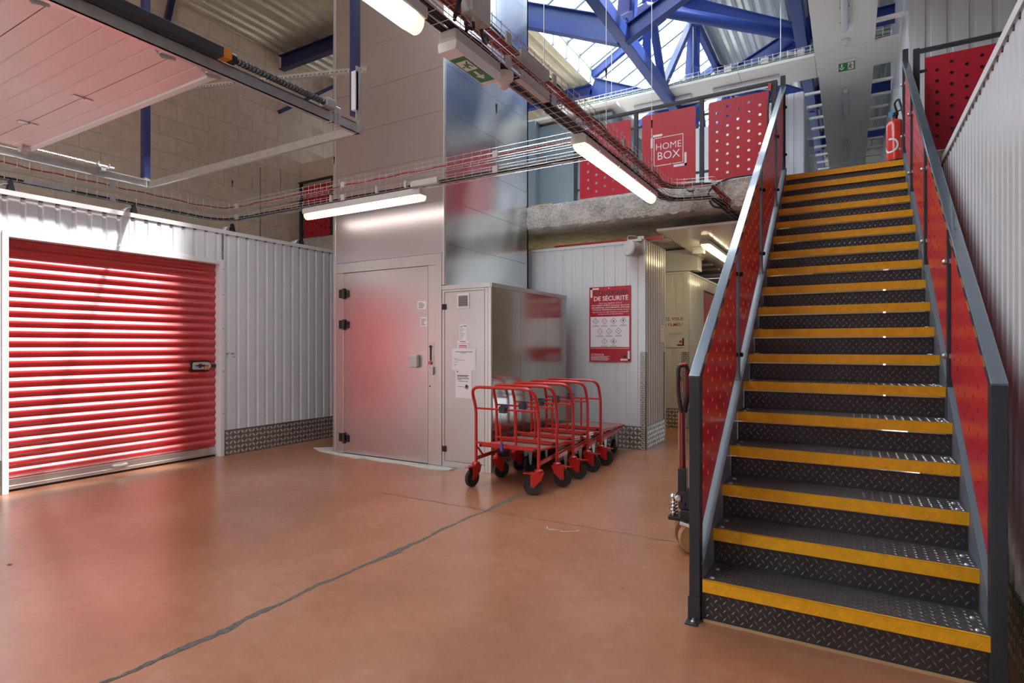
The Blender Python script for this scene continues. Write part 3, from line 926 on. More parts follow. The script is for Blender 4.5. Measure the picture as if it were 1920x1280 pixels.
MB().box(SX0 + 0.04, SX1 - 0.04, FY + 0.03, SY1 - 0.03, 2.2, STOP - 0.02).build('shaft_core', 'galv', lift)
# door surround
rect(MB(), fF, SX0 + 0.047, SX1 - 0.12, 2.175, 2.293, -0.03, 0.002).build('header', 'alutrim', lift, bevel=0.002)
rect(MB(), fF, -5.38, -5.255, 0.012, 2.173, -0.03, 0.002).build('door_frame', 'alutrim', lift, bevel=0.002)
rect(MB(), fF, -3.958, -3.862, 0.012, 2.173, -0.03, 0.002).build('door_frame', 'alutrim', lift, bevel=0.002)
rect(MB(), fF, -3.860, -3.772, 0.012, 2.293, -0.03, 0.004).build('door_frame', 'alutrim', lift, bevel=0.002)
door = rect(MB(), fF, -5.251, -3.962, 0.018, 2.168, -0.035, 0.001).build('lift_door', 'alu', lift, bevel=0.002)
sh = MB()
rect(sh, fF, -5.26, -5.251, 0.012, 2.175, -0.034, -0.02); rect(sh, fF, -3.962, -3.957, 0.012, 2.175, -0.034, -0.02); rect(sh, fF, -5.26, -3.957, 2.168, 2.176, -0.034, -0.02); rect(sh, fF, -5.26, -3.957, 0.008, 0.018, -0.034, -0.02)
sh.build('door_gap', 'seam', lift)
for z in (1.925, 1.555, 0.197):
    h = rect(MB(), fF, -5.205, -5.150, z - 0.045, z + 0.035, 0.001, 0.012)
    h.cyl(fF(-5.225, z - 0.065, 0.02), fF(-5.225, z + 0.06, 0.02), 0.022, 10)
    rect(h, fF, -5.32, -5.235, z - 0.05, z + 0.05, 0.002, 0.012)
    h.build('hinge', 'black', door, smooth=False)
hb = rect(MB(), fF, -4.19, -4.075, 1.06, 1.20, 0.001, 0.055).build('handle_box', 'greyplastic', door, bevel=0.012)
def label_plate(name, fr, x0, x1, z0, z1, parent, m='paper', lines=4, ink='greyink', o=0.0015, margin=0.12, seed=0):
    p = rect(MB(), fr, x0, x1, z0, z1, o, o + 0.001).build(name, m, parent)
    r = random.Random(seed)
    mb = MB(); w = x1 - x0; h = z1 - z0
    for i in range(lines):
        zz = z1 - h * (0.12 + 0.78 * (i + 0.5) / lines)
        L_ = w * (1 - 2 * margin) * r.uniform(0.6, 1)
        rect(mb, fr, x0 + w * margin, x0 + w * margin + L_, zz - h * 0.16 / lines - 0.0015, zz + h * 0.16 / lines + 0.0015, o + 0.001, o + 0.0016)
    mb.build('print', ink, p)
    return p
label_plate('rating_sticker', fF, -4.105, -3.985, 1.702, 1.788, door, lines=4, ink='greyink', seed=1)
label_plate('rating_sticker', fF, -4.065, -3.975, 1.512, 1.612, door, lines=5, ink='greyink', seed=2)
lp = rect(MB(), fF, -3.935, -3.875, 1.09, 1.33, 0.002, 0.006).build('latch_plate', 'galv', lift, bevel=0.002)
lt = MB(); lt.cyl(fF(-3.915, 1.29, 0.006), fF(-3.915, 1.29, 0.018), 0.016, 12)
rect(lt, fF, -3.922, -3.908, 1.14, 1.28, 0.006, 0.016)
lt.build('latch_slot', 'black', lp)
rd = MB(); rd.cyl(fF(-3.915, 1.115, 0.006), fF(-3.915, 1.115, 0.026), 0.020, 14); rd.build('call_button', 'redpaint', lp, smooth=True)
ck = MB(); ck.poly([fF(-3.96, 1.07, 0.004), fF(-3.865, 1.075, 0.004), fF(-3.87, 0.985, 0.004), fF(-3.91, 0.985, 0.004)], (0, -0.03, 0))
ck.build('strike_block', 'galv', lift, bevel=0.003)
MB().cyl(fF(-3.93, 0.86, 0.002), fF(-3.93, 0.86, 0.006), 0.009, 8).build('bolt', 'black', lift)
rv = MB()
for x in [-5.2 + i * 0.155 for i in range(9)]: rv.cyl(fF(x, 2.145, 0.001), fF(x, 2.145, 0.003), 0.005, 6)
for z in [0.3 + i * 0.25 for i in range(8)]: rv.cyl(fF(-5.40, z, 0.004), fF(-5.40, z, 0.006), 0.005, 6)
rv.cyl(fF(-5.35, 2.55, 0), fF(-5.35, 2.55, 0.003), 0.008, 8)
stuff(rv.build('rivets', 'greyink', lift))

# control cabinet against the lift
CXR, CTOP = -3.140, 1.945
cab = thing('control_cabinet', 'low metal control cabinet right of the lift door', 'cabinet', (-3.44, 5.8, 0))
rect(MB(), fF, -3.765, -3.735, 0.0, 1.895, -0.03, 0.003).build('frame_profile', 'alutrim', cab, bevel=0.002)
rect(MB(), fF, -3.735, -3.22, 1.875, 1.895, -0.03, 0.003).build('frame_profile', 'alutrim', cab)
rect(MB(), fF, -3.768, -3.15, 1.897, CTOP, -0.03, 0.006).build('frame_profile', 'alutrim', cab, bevel=0.003)
rect(MB(), fF, -3.735, -3.22, 0.0, 0.072, -0.03, 0.003).build('frame_profile', 'alutrim', cab)
rect(MB(), fF, -3.218, -3.182, 0.0, 1.895, -0.03, 0.003).build('frame_profile', 'alutrim', cab, bevel=0.002)
rect(MB(), fF, -3.180, CXR, 0.0, 1.897, -0.03, 0.006).build('frame_profile', 'alutrim', cab, bevel=0.003)
MB().box(-3.733, CXR - 0.01, FY + 0.012, 6.70, 0.0, CTOP - 0.02).build('body', 'alucab', cab)
fC = frame_right(CXR, 0, 0)
for a, b in ((4.94, 5.52), (5.523, 6.12), (6.123, 6.71)):
    rect(MB(), fC, a, b, 0.0, 1.893, -0.012, 0.0).build('side_panel', 'alucab', cab)
MB().box(-3.733, CXR + 0.006, FY, 6.72, CTOP - 0.046, CTOP).build('top_edge', 'alutrim', cab, bevel=0.003)
cdo = rect(MB(), fF, -3.729, -3.222, 0.076, 1.871, -0.035, 0.002).build('cabinet_door', 'alu', cab, bevel=0.002)
cg = MB(); rect(cg, fF, -3.735, -3.729, 0.07, 1.878, -0.03, -0.01); rect(cg, fF, -3.222, -3.216, 0.07, 1.878, -0.03, -0.01); rect(cg, fF, -3.735, -3.216, 1.871, 1.877, -0.03, -0.01)
cg.build('door_gap', 'seam', cab)
for z in (1.715, 0.20):
    h = MB(); rect(h, fF, -3.764, -3.742, z - 0.03, z + 0.03, 0.002, 0.012); rect(h, fF, -3.728, -3.708, z - 0.03, z + 0.03, 0.002, 0.012); h.cyl(fF(-3.735, z - 0.03, 0.01), fF(-3.735, z + 0.03, 0.01), 0.009, 8)
    h.build('hinge', 'black', cdo)
vg = rect(MB(), fF, -3.563, -3.408, 1.690, 1.850, 0.002, 0.010).build('vent_grille', 'whiteink', cdo, bevel=0.003)
rect(MB(), fF, -3.545, -3.427, 1.712, 1.825, 0.0101, 0.0106).build('vent_opening', 'black', vg)
vs_ = None
for i in range(8):
    z = 1.716 + i * 0.014
    if vs_ is None:
        vs_ = rect(MB(), fF, -3.545, -3.427, z, z + 0.005, 0.0106, 0.015).build('vent_slat', 'greyplastic', vg)
    else: link_copy(vs_, vg, (0, 0, i * 0.014))

# papers taped to the cabinet door
def notice(label, x0, x1, z0, z1, m='paper', bars=(), lines=(), ink='ink', o=0.0025):
    p = thing('paper_notice', label, 'notice', ((x0 + x1) / 2, FY - o, z0), 'papers taped to the cabinet door')
    rect(MB(), fF, x0, x1, z0, z1, o, o + 0.001).build('sheet', m, p)
    mb = MB()
    for (a, b, c, d) in bars: rect(mb, fF, a, b, c, d, o + 0.001, o + 0.0016)
    if bars: mb.build('print', ink, p)
    return p
notice('narrow printed slip taped above the red-edged card on the cabinet door', -3.540, -3.440, 1.352, 1.528, bars=[(-3.525, -3.50, 1.495, 1.505), (-3.485, -3.45, 1.50, 1.512)] + [(-3.53, -3.53 + 0.03 + 0.012 * (i % 4), 1.372 + i * 0.017, 1.377 + i * 0.017) for i in range(7)], ink='greyink', o=0.0025)
notice('small card with red print below the narrow slip on the cabinet door', -3.566, -3.414, 1.266, 1.356, bars=[(-3.525, -3.455, 1.340, 1.348), (-3.566, -3.414, 1.321, 1.324), (-3.54, -3.44, 1.295, 1.305), (-3.55, -3.43, 1.278, 1.284)], ink='redink', o=0.004)
notice('wide white sheet with a centred heading, third paper down on the cabinet door', -3.630, -3.330, 1.046, 1.270, bars=[(-3.585, -3.37, 1.235, 1.240), (-3.52, -3.45, 1.222, 1.226), (-3.605, -3.56, 1.163, 1.167), (-3.605, -3.47, 1.148, 1.151), (-3.605, -3.55, 1.125, 1.128), (-3.605, -3.575, 1.10, 1.104), (-3.605, -3.59, 1.085, 1.088)], ink='ink', o=0.0055)
p4 = notice('lowest white sheet with a small device drawing, taped to the cabinet door', -3.588, -3.382, 0.752, 1.046, bars=[(-3.565, -3.42, 0.985, 0.992), (-3.565, -3.43, 0.972, 0.978), (-3.565, -3.415, 0.955, 0.961), (-3.565, -3.51, 0.942, 0.947), (-3.55, -3.425, 0.926, 0.930), (-3.56, -3.48, 0.868, 0.872)], ink='ink', o=0.003)
pd = MB(); flat_poly(pd, fF, [(-3.475, 0.862), (-3.44, 0.842), (-3.418, 0.858), (-3.42, 0.886), (-3.455, 0.886)], 0.004, 0.0046)
pd.build('device_drawing', 'greyink', p4)
pd = MB(); pd.cyl(fF(-3.446, 0.878, 0.0046), fF(-3.446, 0.878, 0.0052), 0.016, 12); pd.build('device_drawing', 'ink', p4)
rect(MB(), fF, -3.572, -3.555, 1.02, 1.035, 0.004, 0.0046).build('letterhead', 'redink', p4)

# ================================================================== SAFETY POSTER on the back wall
fP = frame_front(0, BY - 0.014, 0)
PX0, PX1, PZ0, PZ1 = -2.935, -2.375, 1.095, 2.062
PW, PH = PX1 - PX0, PZ1 - PZ0
poster = thing('safety_poster', 'red and white safety notice board on the ribbed back wall', 'poster', ((PX0 + PX1) / 2, BY - 0.01, PZ0))
rect(MB(), fP, PX0, PX1, PZ0, PZ1, 0.0, 0.004).build('board', 'redpanel', poster)
def px(u, v): return (PX0 + PW * u, PZ0 + PH * v)     # u right, v up, as fractions of the board
x0, z0 = px(0.03, 0.195); x1, z1 = px(0.965, 0.60)
rect(MB(), fP, x0, x1, z0, z1, 0.004, 0.005).build('white_field', 'paper', poster)
wb_ = MB()
for (u0, v0, u1, v1) in ((0.03, 0.965, 0.235, 0.985), (0.03, 0.86, 0.075, 0.985), (0.76, 0.018, 0.975, 0.040), (0.93, 0.018, 0.975, 0.145), (0.03, 0.175, 0.965, 0.179)):
    a, b = px(u0, v0); c, d = px(u1, v1); rect(wb_, fP, a, c, b, d, 0.004, 0.0055)
wb_.build('corner_mark', 'whiteink', poster)
c_ = PX0 + PW * 0.515
text_mesh([('CONSIGNES', PX0 + PW * 0.525, PZ0 + PH * 0.887, 0.086, 'CENTER', 0.010)], frame_front(0, BY - 0.018, 0)).build('heading_lettering', 'ink', poster, fix=False)
text_mesh([('DE SÉCURITÉ', PX0 + PW * 0.525, PZ0 + PH * 0.815, 0.080, 'CENTER', 0.014),
           ("Nous vous rappelons qu'il est", c_, PZ0 + PH * 0.772, 0.026, 'CENTER', 0.0),
           ("STRICTEMENT INTERDIT d'entreposer des produits", c_, PZ0 + PH * 0.743, 0.0235, 'CENTER', 0.012),
           ('INFLAMMABLES, CONTAMINANTS, EXPLOSIFS,', c_, PZ0 + PH * 0.713, 0.025, 'CENTER', 0.014),
           ('TOXIQUES, PÉRISSABLES et/ou denrées de tout', c_, PZ0 + PH * 0.684, 0.025, 'CENTER', 0.006),
           ('type ainsi que tout objet dangereux ou susceptible', c_, PZ0 + PH * 0.655, 0.024, 'CENTER', 0.0),
           ('de nuire au site et aux personnes', c_, PZ0 + PH * 0.628, 0.025, 'CENTER', 0.0),
           ('ATTENTION', PX0 + PW * 0.04, PZ0 + PH * 0.082, 0.032, 'LEFT', 0.008)], frame_front(0, BY - 0.018, 0)).build('body_lettering', 'whiteink', poster, fix=False)
fine = MB()
for i in range(4):
    a, b = px(0.04, 0.066 - i * 0.016); c, d = px(0.50 - 0.05 * (i % 2), 0.072 - i * 0.016); rect(fine, fP, a, c, b, d, 0.004, 0.0052)
fine.build('fine_print', 'whiteink', poster)
a, b = px(0.835, 0.055); c, d = px(0.895, 0.09); rect(MB(), fP, a, c, b, d, 0.004, 0.0055).build('publisher_mark', 'ink', poster)
icons = [(0.155, 0.54, 'drip'), (0.375, 0.54, 'bar'), (0.595, 0.54, 'flame'), (0.825, 0.545, 'bottle'), (0.265, 0.405, 'wave'), (0.485, 0.405, 'tree'), (0.715, 0.408, 'hand'), (0.375, 0.27, 'bang'), (0.595, 0.27, 'skull')]
for u, v, kind in icons:
    rim, sym, capn = MB(), MB(), MB()
    cx, cz = px(u, v); R = 0.042
    o0, o1 = 0.005, 0.0062
    for k in range(4):
        a0, a1 = k * pi / 2, (k + 1) * pi / 2
        flat_poly(rim, fP, [(cx + R * cos(a0), cz + R * sin(a0)), (cx + R * cos(a1), cz + R * sin(a1)), (cx + R * .84 * cos(a1), cz + R * .84 * sin(a1)), (cx + R * .84 * cos(a0), cz + R * .84 * sin(a0))], o0, o1)
    def S(pts): flat_poly(sym, fP, [(cx + a * R, cz + b * R) for a, b in pts], o0, o1)
    if kind == 'bang':
        S([(-.08, .42), (.08, .42), (.05, -.08), (-.05, -.08)]); S([(-.07, -.2), (.07, -.2), (.07, -.34), (-.07, -.34)])
    elif kind == 'flame':
        S([(-.2, -.25), (.2, -.25), (.28, 0), (.12, .1), (.05, .42), (-.1, .12), (-.25, .1)])
    elif kind == 'bar':
        S([(-.4, -.12), (-.36, -.2), (.38, .1), (.34, .18)])
    elif kind == 'bottle':
        S([(-.16, -.32), (.16, -.32), (.22, .1), (.1, .2), (.1, .42), (-.1, .42), (-.1, .2), (-.22, .1)])
    elif kind == 'skull':
        S([(-.12, .05), (.12, .05), (.16, .25), (.08, .42), (-.08, .42), (-.16, .25)]); S([(-.42, -.1), (0, -.4), (.42, -.1), (.2, -.02), (0, -.14), (-.2, -.02)])
    elif kind == 'drip':
        S([(-.35, -.1), (.3, -.18), (.3, -.26), (-.35, -.2)]); S([(-.05, .0), (.25, .22), (.2, .27), (-.1, .06)])
    elif kind == 'wave':
        S([(-.4, -.02), (-.05, .06), (-.05, .0), (-.4, -.1)]); S([(.1, .1), (.34, .2), (.3, -.18), (.22, .1)])
    elif kind == 'tree':
        S([(-.1, -.25), (0, .3), (.06, .3), (.0, -.2), (.3, -.2), (.3, -.28)])
    else:
        S([(-.3, -.15), (-.05, .2), (0, .15), (-.22, -.2)]); S([(.05, .2), (.3, -.15), (.24, -.2), (0, .15)])
    for q in (0, 1):
        w_ = 0.05 if q else 0.036
        rect(capn, fP, cx - w_, cx + w_, cz - R - 0.016 - q * 0.012, cz - R - 0.011 - q * 0.012, o0, o1)
    rm_ = rim.build('hazard_diamond', 'redink', poster); sym.build('hazard_symbol', 'ink', rm_); capn.build('caption_print', 'greyink', rm_)
MB().cyl(fP((PX0 + PX1) / 2 - 0.01, PZ1 - 0.02, 0.004), fP((PX0 + PX1) / 2 - 0.01, PZ1 - 0.02, 0.008), 0.008, 8).build('screw', 'whiteink', poster)

# camera surveillance sign in the corridor
fG = frame_front(0, 9.24 - 0.011, 0)
sg = thing('surveillance_sign', 'pale camera warning sign on the corridor wall behind the box corner', 'sign', (-2.7, 9.23, 1.27))
rect(MB(), fG, -3.20, -2.245, 1.275, 1.800, 0, 0.004).build('board', 'trim', sg)
fG2 = frame_front(0, 9.24 - 0.015, 0)
text_mesh([('SOURIEZ, VOUS', -2.275, 1.705, 0.070, 'RIGHT', 0.006)], fG2).build('lettering', 'ink', sg, fix=False)
text_mesh([('ÊTES FILMÉS !', -2.275, 1.615, 0.070, 'RIGHT', 0.006)], fG2).build('lettering', 'redink', sg, fix=False)
t = MB()
for i in range(3): rect(t, fG, -2.50, -2.30 - 0.06 * (i == 2), 1.50 - i * 0.018, 1.505 - i * 0.018, 0.004, 0.005)
rect(t, fG, -2.42, -2.34, 1.372, 1.375, 0.004, 0.005); t.build('fine_print', 'greyink', sg)
t = MB(); rect(t, fG, -2.29, -2.265, 1.315, 1.42, 0.004, 0.006); rect(t, fG, -2.37, -2.265, 1.30, 1.322, 0.004, 0.006); t.build('corner_mark', 'ink', sg)
rect(MB(), fG, -2.335, -2.300, 1.345, 1.385, 0.004, 0.006).build('emblem', 'redink', sg)

fH = frame_right(-2.19 + 0.010, 0, 0)
p5 = thing('paper_notice', 'small white paper on the end of the back wall, beside the corridor', 'notice', (-2.18, 7.7, 1.35))
rect(MB(), fH, 7.59, 7.785, 1.345, 1.575, 0, 0.0012).build('sheet', 'paper', p5)
t = MB()
for a, b, c in ((7.62, 7.75, 1.545), (7.66, 7.71, 1.50), (7.67, 7.70, 1.45), (7.67, 7.70, 1.405)): rect(t, fH, a, b, c, c + 0.008, 0.0012, 0.002)
t.build('print', 'greyink', p5)

# round siren on the top corner of the back wall
si = thing('round_siren', 'white round loudspeaker hung from the top corner of the back wall', 'loudspeaker', (-2.33, 6.93, 2.5))
MB().lathe([(0.0, 0), (0.088, 0.0), (0.10, 0.012), (0.10, 0.028), (0.093, 0.035), (0.09, 0.15), (0.06, 0.17), (0.0, 0.172)], (-2.35, 6.80, 2.50), (0.42, 0.9, 0.0), 28).build('shell', 'greyplastic', si, smooth=True)
MB().lathe([(0.0, 0), (0.082, 0.0), (0.084, 0.004), (0.0, 0.004)], (-2.3515, 6.7968, 2.50), (0.42, 0.9, 0.0), 28).build('grille', 'lampbody', si, smooth=True)
b_ = MB().box(-2.40, -2.22, 6.93, 6.985, 2.60, 2.63); b_.tube(fillet([(-2.37, 6.85, 2.59), (-2.38, 6.88, 2.67), (-2.30, 6.94, 2.67), (-2.28, 6.97, 2.63)], 0.03), 0.004, 6); b_.box(-2.28, -2.20, 6.96, 7.01, 2.625, 2.665)
b_.build('bracket', 'trim', si)

# ================================================================== STAIRCASE
NY0, NZ0, GO, RI, NSTEP = 2.775, 0.200, 0.2425, 0.1739, 18
SL, SR = -0.594, 0.462
slope = RI / GO
def nz(y): return NZ0 + slope * (y - NY0)
st = thing('staircase', 'steel staircase with black tear-plate treads and yellow nosings', 'staircase', (-0.066, 4.8, 0))
def stud_field(fr, w, d, pitch=0.0375, ln=0.026, wd=0.0065, h=0.0016, m0=0.008):
    mb = MB()
    nu = int((w - 2 * m0) / pitch); nv = max(1, round((d - 2 * m0) / pitch))
    pu = (w - 2 * m0) / nu; pv = (d - 2 * m0) / nv
    for i in range(nu):
        for j in range(nv):
            for s_ in (0, 1):
                a = radians(52 if s_ else -52)
                cu = m0 + (i + (0.25 if s_ else 0.75)) * pu; cv = m0 + (j + (0.25 if s_ else 0.75)) * pv
                if cv > d - m0 * 0.5: continue
                ca, sa = cos(a), sin(a); l, w2 = ln / 2, wd / 2
                def q(x, y, o): return fr(cu + x * ca - y * sa, cv + x * sa + y * ca, o)
                mb.add([q(-l, 0, 0), q(0, -w2, 0), q(l, 0, 0), q(0, w2, 0), q(-l * .45, 0, h), q(l * .45, 0, h)], [(0, 1, 5, 4), (1, 2, 5), (2, 3, 4, 5), (3, 0, 4)])
    return mb
SW = SR - SL
tr = tn = ts = tb = rs = rsd = None
for k in range(NSTEP):
    y, z = NY0 + GO * k, NZ0 + RI * k
    dlt = (0, GO * k, RI * k)
    last = k == NSTEP - 1
    if k == 0 or last:
        dep = 0.262 if not last else 0.25
        a = MB().box(SL, SR, y + 0.003, y + dep, z - 0.006, z)
        a.box(SL, SR, y, y + 0.006, z - 0.055, z)
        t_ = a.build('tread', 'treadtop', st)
        n_ = MB().box(SL - 0.001, SR + 0.001, y - 0.0016, y + 0.0, z - 0.0555, z + 0.0014)
        n_.box(SL - 0.001, SR + 0.001, y - 0.0016, y + 0.013, z, z + 0.0014)
        f_ = lambda u, v, o, y=y, z=z: (SL + u, y - 0.0016 - o, z - 0.055 + v)
        sf = stud_field(f_, SW, 0.054, h=0.0014, m0=0.006); n_.add(sf.v, sf.f)
        n_ = n_.build('nosing', 'yellow', t_, fix=False)
        f2 = lambda u, v, o, y=y, z=z: (SL + u, y + 0.014 + v, z + o)
        s_ = stuff(stud_field(f2, SW, dep - 0.03).build('stud_pattern', 'stud', t_, fix=False))
        b_ = []
        for x in (SL + 0.035, SR - 0.035):
            for yy in (0.045, 0.165):
                if b_: b_.append(link_copy(b_[0], t_, (x - SL - 0.035, yy - 0.045, 0)))
                else: b_.append(MB().lathe([(0.011, 0), (0.011, 0.003), (0.007, 0.007), (0.0, 0.008)], (x, y + yy, z), (0, 0, 1), 8).build('bolt', 'bolt', t_, smooth=True))
        if k == 0: tr, tn, ts, tb = t_, n_, s_, b_
    else:
        t_ = link_copy(tr, st, dlt)
        for c in [tn, ts] + tb: link_copy(c, t_, c.location)
    # risers
    if k == 0:
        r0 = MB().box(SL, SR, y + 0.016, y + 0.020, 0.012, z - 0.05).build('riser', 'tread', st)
        f3 = lambda u, v, o: (SL + u, NY0 + 0.016 - o, 0.012 + v)
        stuff(stud_field(f3, SW, z - 0.07).build('stud_pattern', 'stud', r0, fix=False))
    elif rs is None:
        zb = NZ0 + RI * (k - 1)
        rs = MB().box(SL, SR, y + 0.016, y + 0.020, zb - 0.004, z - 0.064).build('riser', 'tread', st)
        f4 = lambda u, v, o, y=y, zb=zb: (SL + u, y + 0.016 - o, zb + 0.004 + v)
        rsd = stuff(stud_field(f4, SW, z - 0.068 - zb).build('stud_pattern', 'stud', rs, fix=False))
    else:
        r_ = link_copy(rs, st, (0, GO * (k - 1), RI * (k - 1)))
        link_copy(rsd, r_, (0, 0, 0))
# floor scribe strip under the first riser
MB().box(SL, SR, NY0 + 0.01, NY0 + 0.05, 0.0, 0.012).build('packing_strip', 'wood', st)
for side, xi, xo in ((-1, SL - 0.002, SL - 0.048), (1, SR + 0.002, SR + 0.048)):
    off_t, off_b = 0.040, -0.235
    a = MB().poly([(xi, 2.80, 0.0), (xi, 2.80, nz(2.80) + off_t), (xi, 6.98, nz(6.98) + off_t), (xi, 6.98, nz(6.98) + off_b), (xi, 2.835, 0.0)], (side * 0.006, 0, 0))
    a.build('stringer', 'slate', st)
    xm = (xi + xo) / 2
    MB().bar((xm, 2.80, nz(2.80) + off_t), (xm, 6.98, nz(6.98) + off_t), 0.046, 0.007).build('stringer_flange', 'slate', st)
    MB().bar((xm, 2.86, nz(2.86) + off_b), (xm, 6.98, nz(6.98) + off_b), 0.046, 0.007).build('stringer_flange', 'slate', st)

def perf_panel(fr, u0, u1, zlo, zhi, name, parent, m='redpanel', pu=0.11, pz=0.108, r=0.0165, th=0.008, skip=None, rc=0.0, base=0.0, clear=0.055):
    """laminate panel with real holes in staggered columns; zlo/zhi functions of u"""
    mb = MB()
    nc = max(1, int((u1 - u0 - 0.06) / pu)); mg = (u1 - u0 - nc * pu) / 2
    def q(u, z): return fr(u, z, 0)
    def margin(a, b, leftside):
        if rc <= 0:
            mb.add([q(a, zlo(a)), q(b, zlo(b)), q(b, zhi(b)), q(a, zhi(a))], [(0, 1, 2, 3)])
        else:
            k = 5
            if leftside:
                pts = [(a + rc - rc * cos(t), zlo(a) + rc - rc * sin(t)) for t in [pi / 2 * i / k for i in range(k, -1, -1)]]
                pts = [(b, zlo(b))] if False else pts
                p2 = [(a + rc - rc * cos(t), zhi(a) - rc + rc * sin(t)) for t in [pi / 2 * i / k for i in range(k + 1)]]
                ring = pts + p2 + [(b, zhi(b)), (b, zlo(b))]
            else:
                pts = [(b - rc + rc * cos(t), zlo(b) + rc - rc * sin(t)) for t in [pi / 2 * i / k for i in range(k, -1, -1)]]
                p2 = [(b - rc + rc * cos(t), zhi(b) - rc + rc * sin(t)) for t in [pi / 2 * i / k for i in range(k + 1)]]
                ring = pts + p2 + [(a, zhi(a)), (a, zlo(a))]
            mb.add([q(*p) for p in ring], [tuple(range(len(ring)))])
    margin(u0, u0 + mg, True); margin(u1 - mg, u1, False)
    for c in range(nc):
        a = u0 + mg + c * pu; b = a + pu; uc = (a + b) / 2
        lo = max(zlo(a), zlo(b)) + clear - pz / 2; hi = min(zhi(a), zhi(b)) - clear + pz / 2
        off = base + (pz / 2 if c % 2 else 0)
        i0 = math.ceil((lo - off) / pz - 1e-6); i1 = math.floor((hi - off) / pz + 1e-6)
        if i1 <= i0:
            mb.add([q(a, zlo(a)), q(b, zlo(b)), q(b, zhi(b)), q(a, zhi(a))], [(0, 1, 2, 3)]); continue
        z0 = off + i0 * pz; z1 = off + i1 * pz
        mb.add([q(a, zlo(a)), q(b, zlo(b)), q(b, z0), q(a, z0)], [(0, 1, 2, 3)])
        mb.add([q(a, z1), q(b, z1), q(b, zhi(b)), q(a, zhi(a))], [(0, 1, 2, 3)])
        for i in range(i0, i1):
            za = off + i * pz; zb = za + pz; zc = (za + zb) / 2
            n = 12
            corners = [(b, zb), (a, zb), (a, za), (b, za)]
            ring = [(uc + r * cos(2 * pi * (j + 0.5) / n), zc + r * sin(2 * pi * (j + 0.5) / n)) for j in range(n)]
            vs = [q(*p) for p in corners] + [q(*p) for p in ring]
            f = []
            per = n // 4
            for s_ in range(4):
                idx = [4 + (s_ * per + j) % n for j in range(per)]
                # fan from corner s_ to its arc
                for j in range(per - 1): f.append((s_, idx[j + 1], idx[j]))
                nxt = 4 + ((s_ + 1) * per) % n
                f.append((s_, (s_ + 1) % 4, nxt, idx[-1]))
            mb.add(vs, f)
    ob = mb.build(name, m, parent, fix=False)
    md = ob.modifiers.new('thickness', 'SOLIDIFY'); md.thickness = th; md.offset = 0
    return ob

post_y = [2.80, 3.95, 5.08, 6.16, 6.96]
RAIL = 0.945
for side, X in ((-1, -0.631), (1, 0.483)):
    w = 0.050
    for i, y in enumerate(post_y):
        top = nz(y) + RAIL - 0.01
        if i == 0:
            mb = MB().box(X - w / 2, X + w / 2, y - 0.03, y + 0.03, 0.0, top)
            p = mb.build('post', 'anth', st, bevel=0.003)
            f = MB().box(X - w / 2 - 0.004, X + w / 2 + 0.002, y - 0.038, y - 0.03, 0.0, 0.115)
            f.box(X - w / 2 - 0.008, X + w / 2, y - 0.085, y - 0.03, 0.0, 0.008)
            f = f.build('foot_bracket', 'anth', p, bevel=0.002)
            MB().lathe([(0.011, 0), (0.011, 0.006), (0.006, 0.008), (0.005, 0.018), (0, 0.018)], (X, y - 0.06, 0.008), (0, 0, 1), 8).build('anchor_bolt', 'bolt', p, smooth=True)
        elif i == 4:
            p = MB().box(X - w / 2, X + w / 2, y - 0.02, y + 0.02, 2.88, 4.27).build('post', 'anth', st, bevel=0.003)
        else:
            p = MB().box(X - 0.020, X + 0.020, y - 0.02, y + 0.02, nz(y) - 0.18, top).build('post', 'slate' if side < 0 else 'anth', st, bevel=0.003)
        if i > 0:
            for dz in (0.20, 0.72):
                cl_ = MB()
                zc = nz(y) + dz
                s_ = -side
                cl_.lathe([(0.014, 0), (0.016, 0.012), (0.010, 0.02), (0.0, 0.021)], (X + s_ * 0.020, y, zc), (s_, 0, 0), 10)
                cl_.box(X - 0.012, X + 0.012, y - 0.045, y + 0.045, zc - 0.012, zc + 0.012)
                cl_.build('panel_clamp', 'galv' if side > 0 else 'black', p, smooth=False)
    MB().bar((X, 2.775, nz(2.775) + RAIL), (X, 6.98, nz(6.98) + RAIL), 0.054, 0.034).build('handrail', 'railtop', st, bevel=0.004)
    fp = (lambda u, z, o, X=X: (X + o, u, z))
    for a, b in zip(post_y, post_y[1:]):
        perf_panel(fp, a + 0.045, b - 0.035, lambda u: nz(u) + 0.115, lambda u: nz(u) + RAIL - 0.075, 'infill_panel', st, m='redstair', pu=0.108, pz=0.105, r=0.014, base=0.02, clear=0.05)

# ================================================================== BALUSTRADES of the mezzanine
def rounded(fr, u0, u1, z0, z1, r=0.03, k=4):
    out = []
    for cx, cz, a0 in ((u1 - r, z0 + r, -pi / 2), (u1 - r, z1 - r, 0), (u0 + r, z1 - r, pi / 2), (u0 + r, z0 + r, pi)):
        out += [(cx + r * cos(a0 + pi / 2 * i / k), cz + r * sin(a0 + pi / 2 * i / k)) for i in range(k + 1)]
    return out
YB = 6.95
fB = frame_front(0, YB, 0)
bal = thing('balustrade', 'mezzanine balustrade of three red panels left of the stair head', 'balustrade', (-1.9, YB, 3.16), 'mezzanine balustrades')
for x in (-3.112, -2.293, -1.498):
    rect(MB(), fB, x - 0.025, x + 0.025, 3.15, 4.205, -0.02, 0.02).build('post', 'anth', bal, bevel=0.003)
rect(MB(), fB, -0.745, -0.685, 3.15, 4.23, -0.03, 0.03).build('post', 'anth', bal, bevel=0.003)
MB().bar((-3.14, YB, 4.218), (-0.69, YB, 4.218), 0.05, 0.032).build('top_rail', 'anth', bal, bevel=0.003)
br = MB()
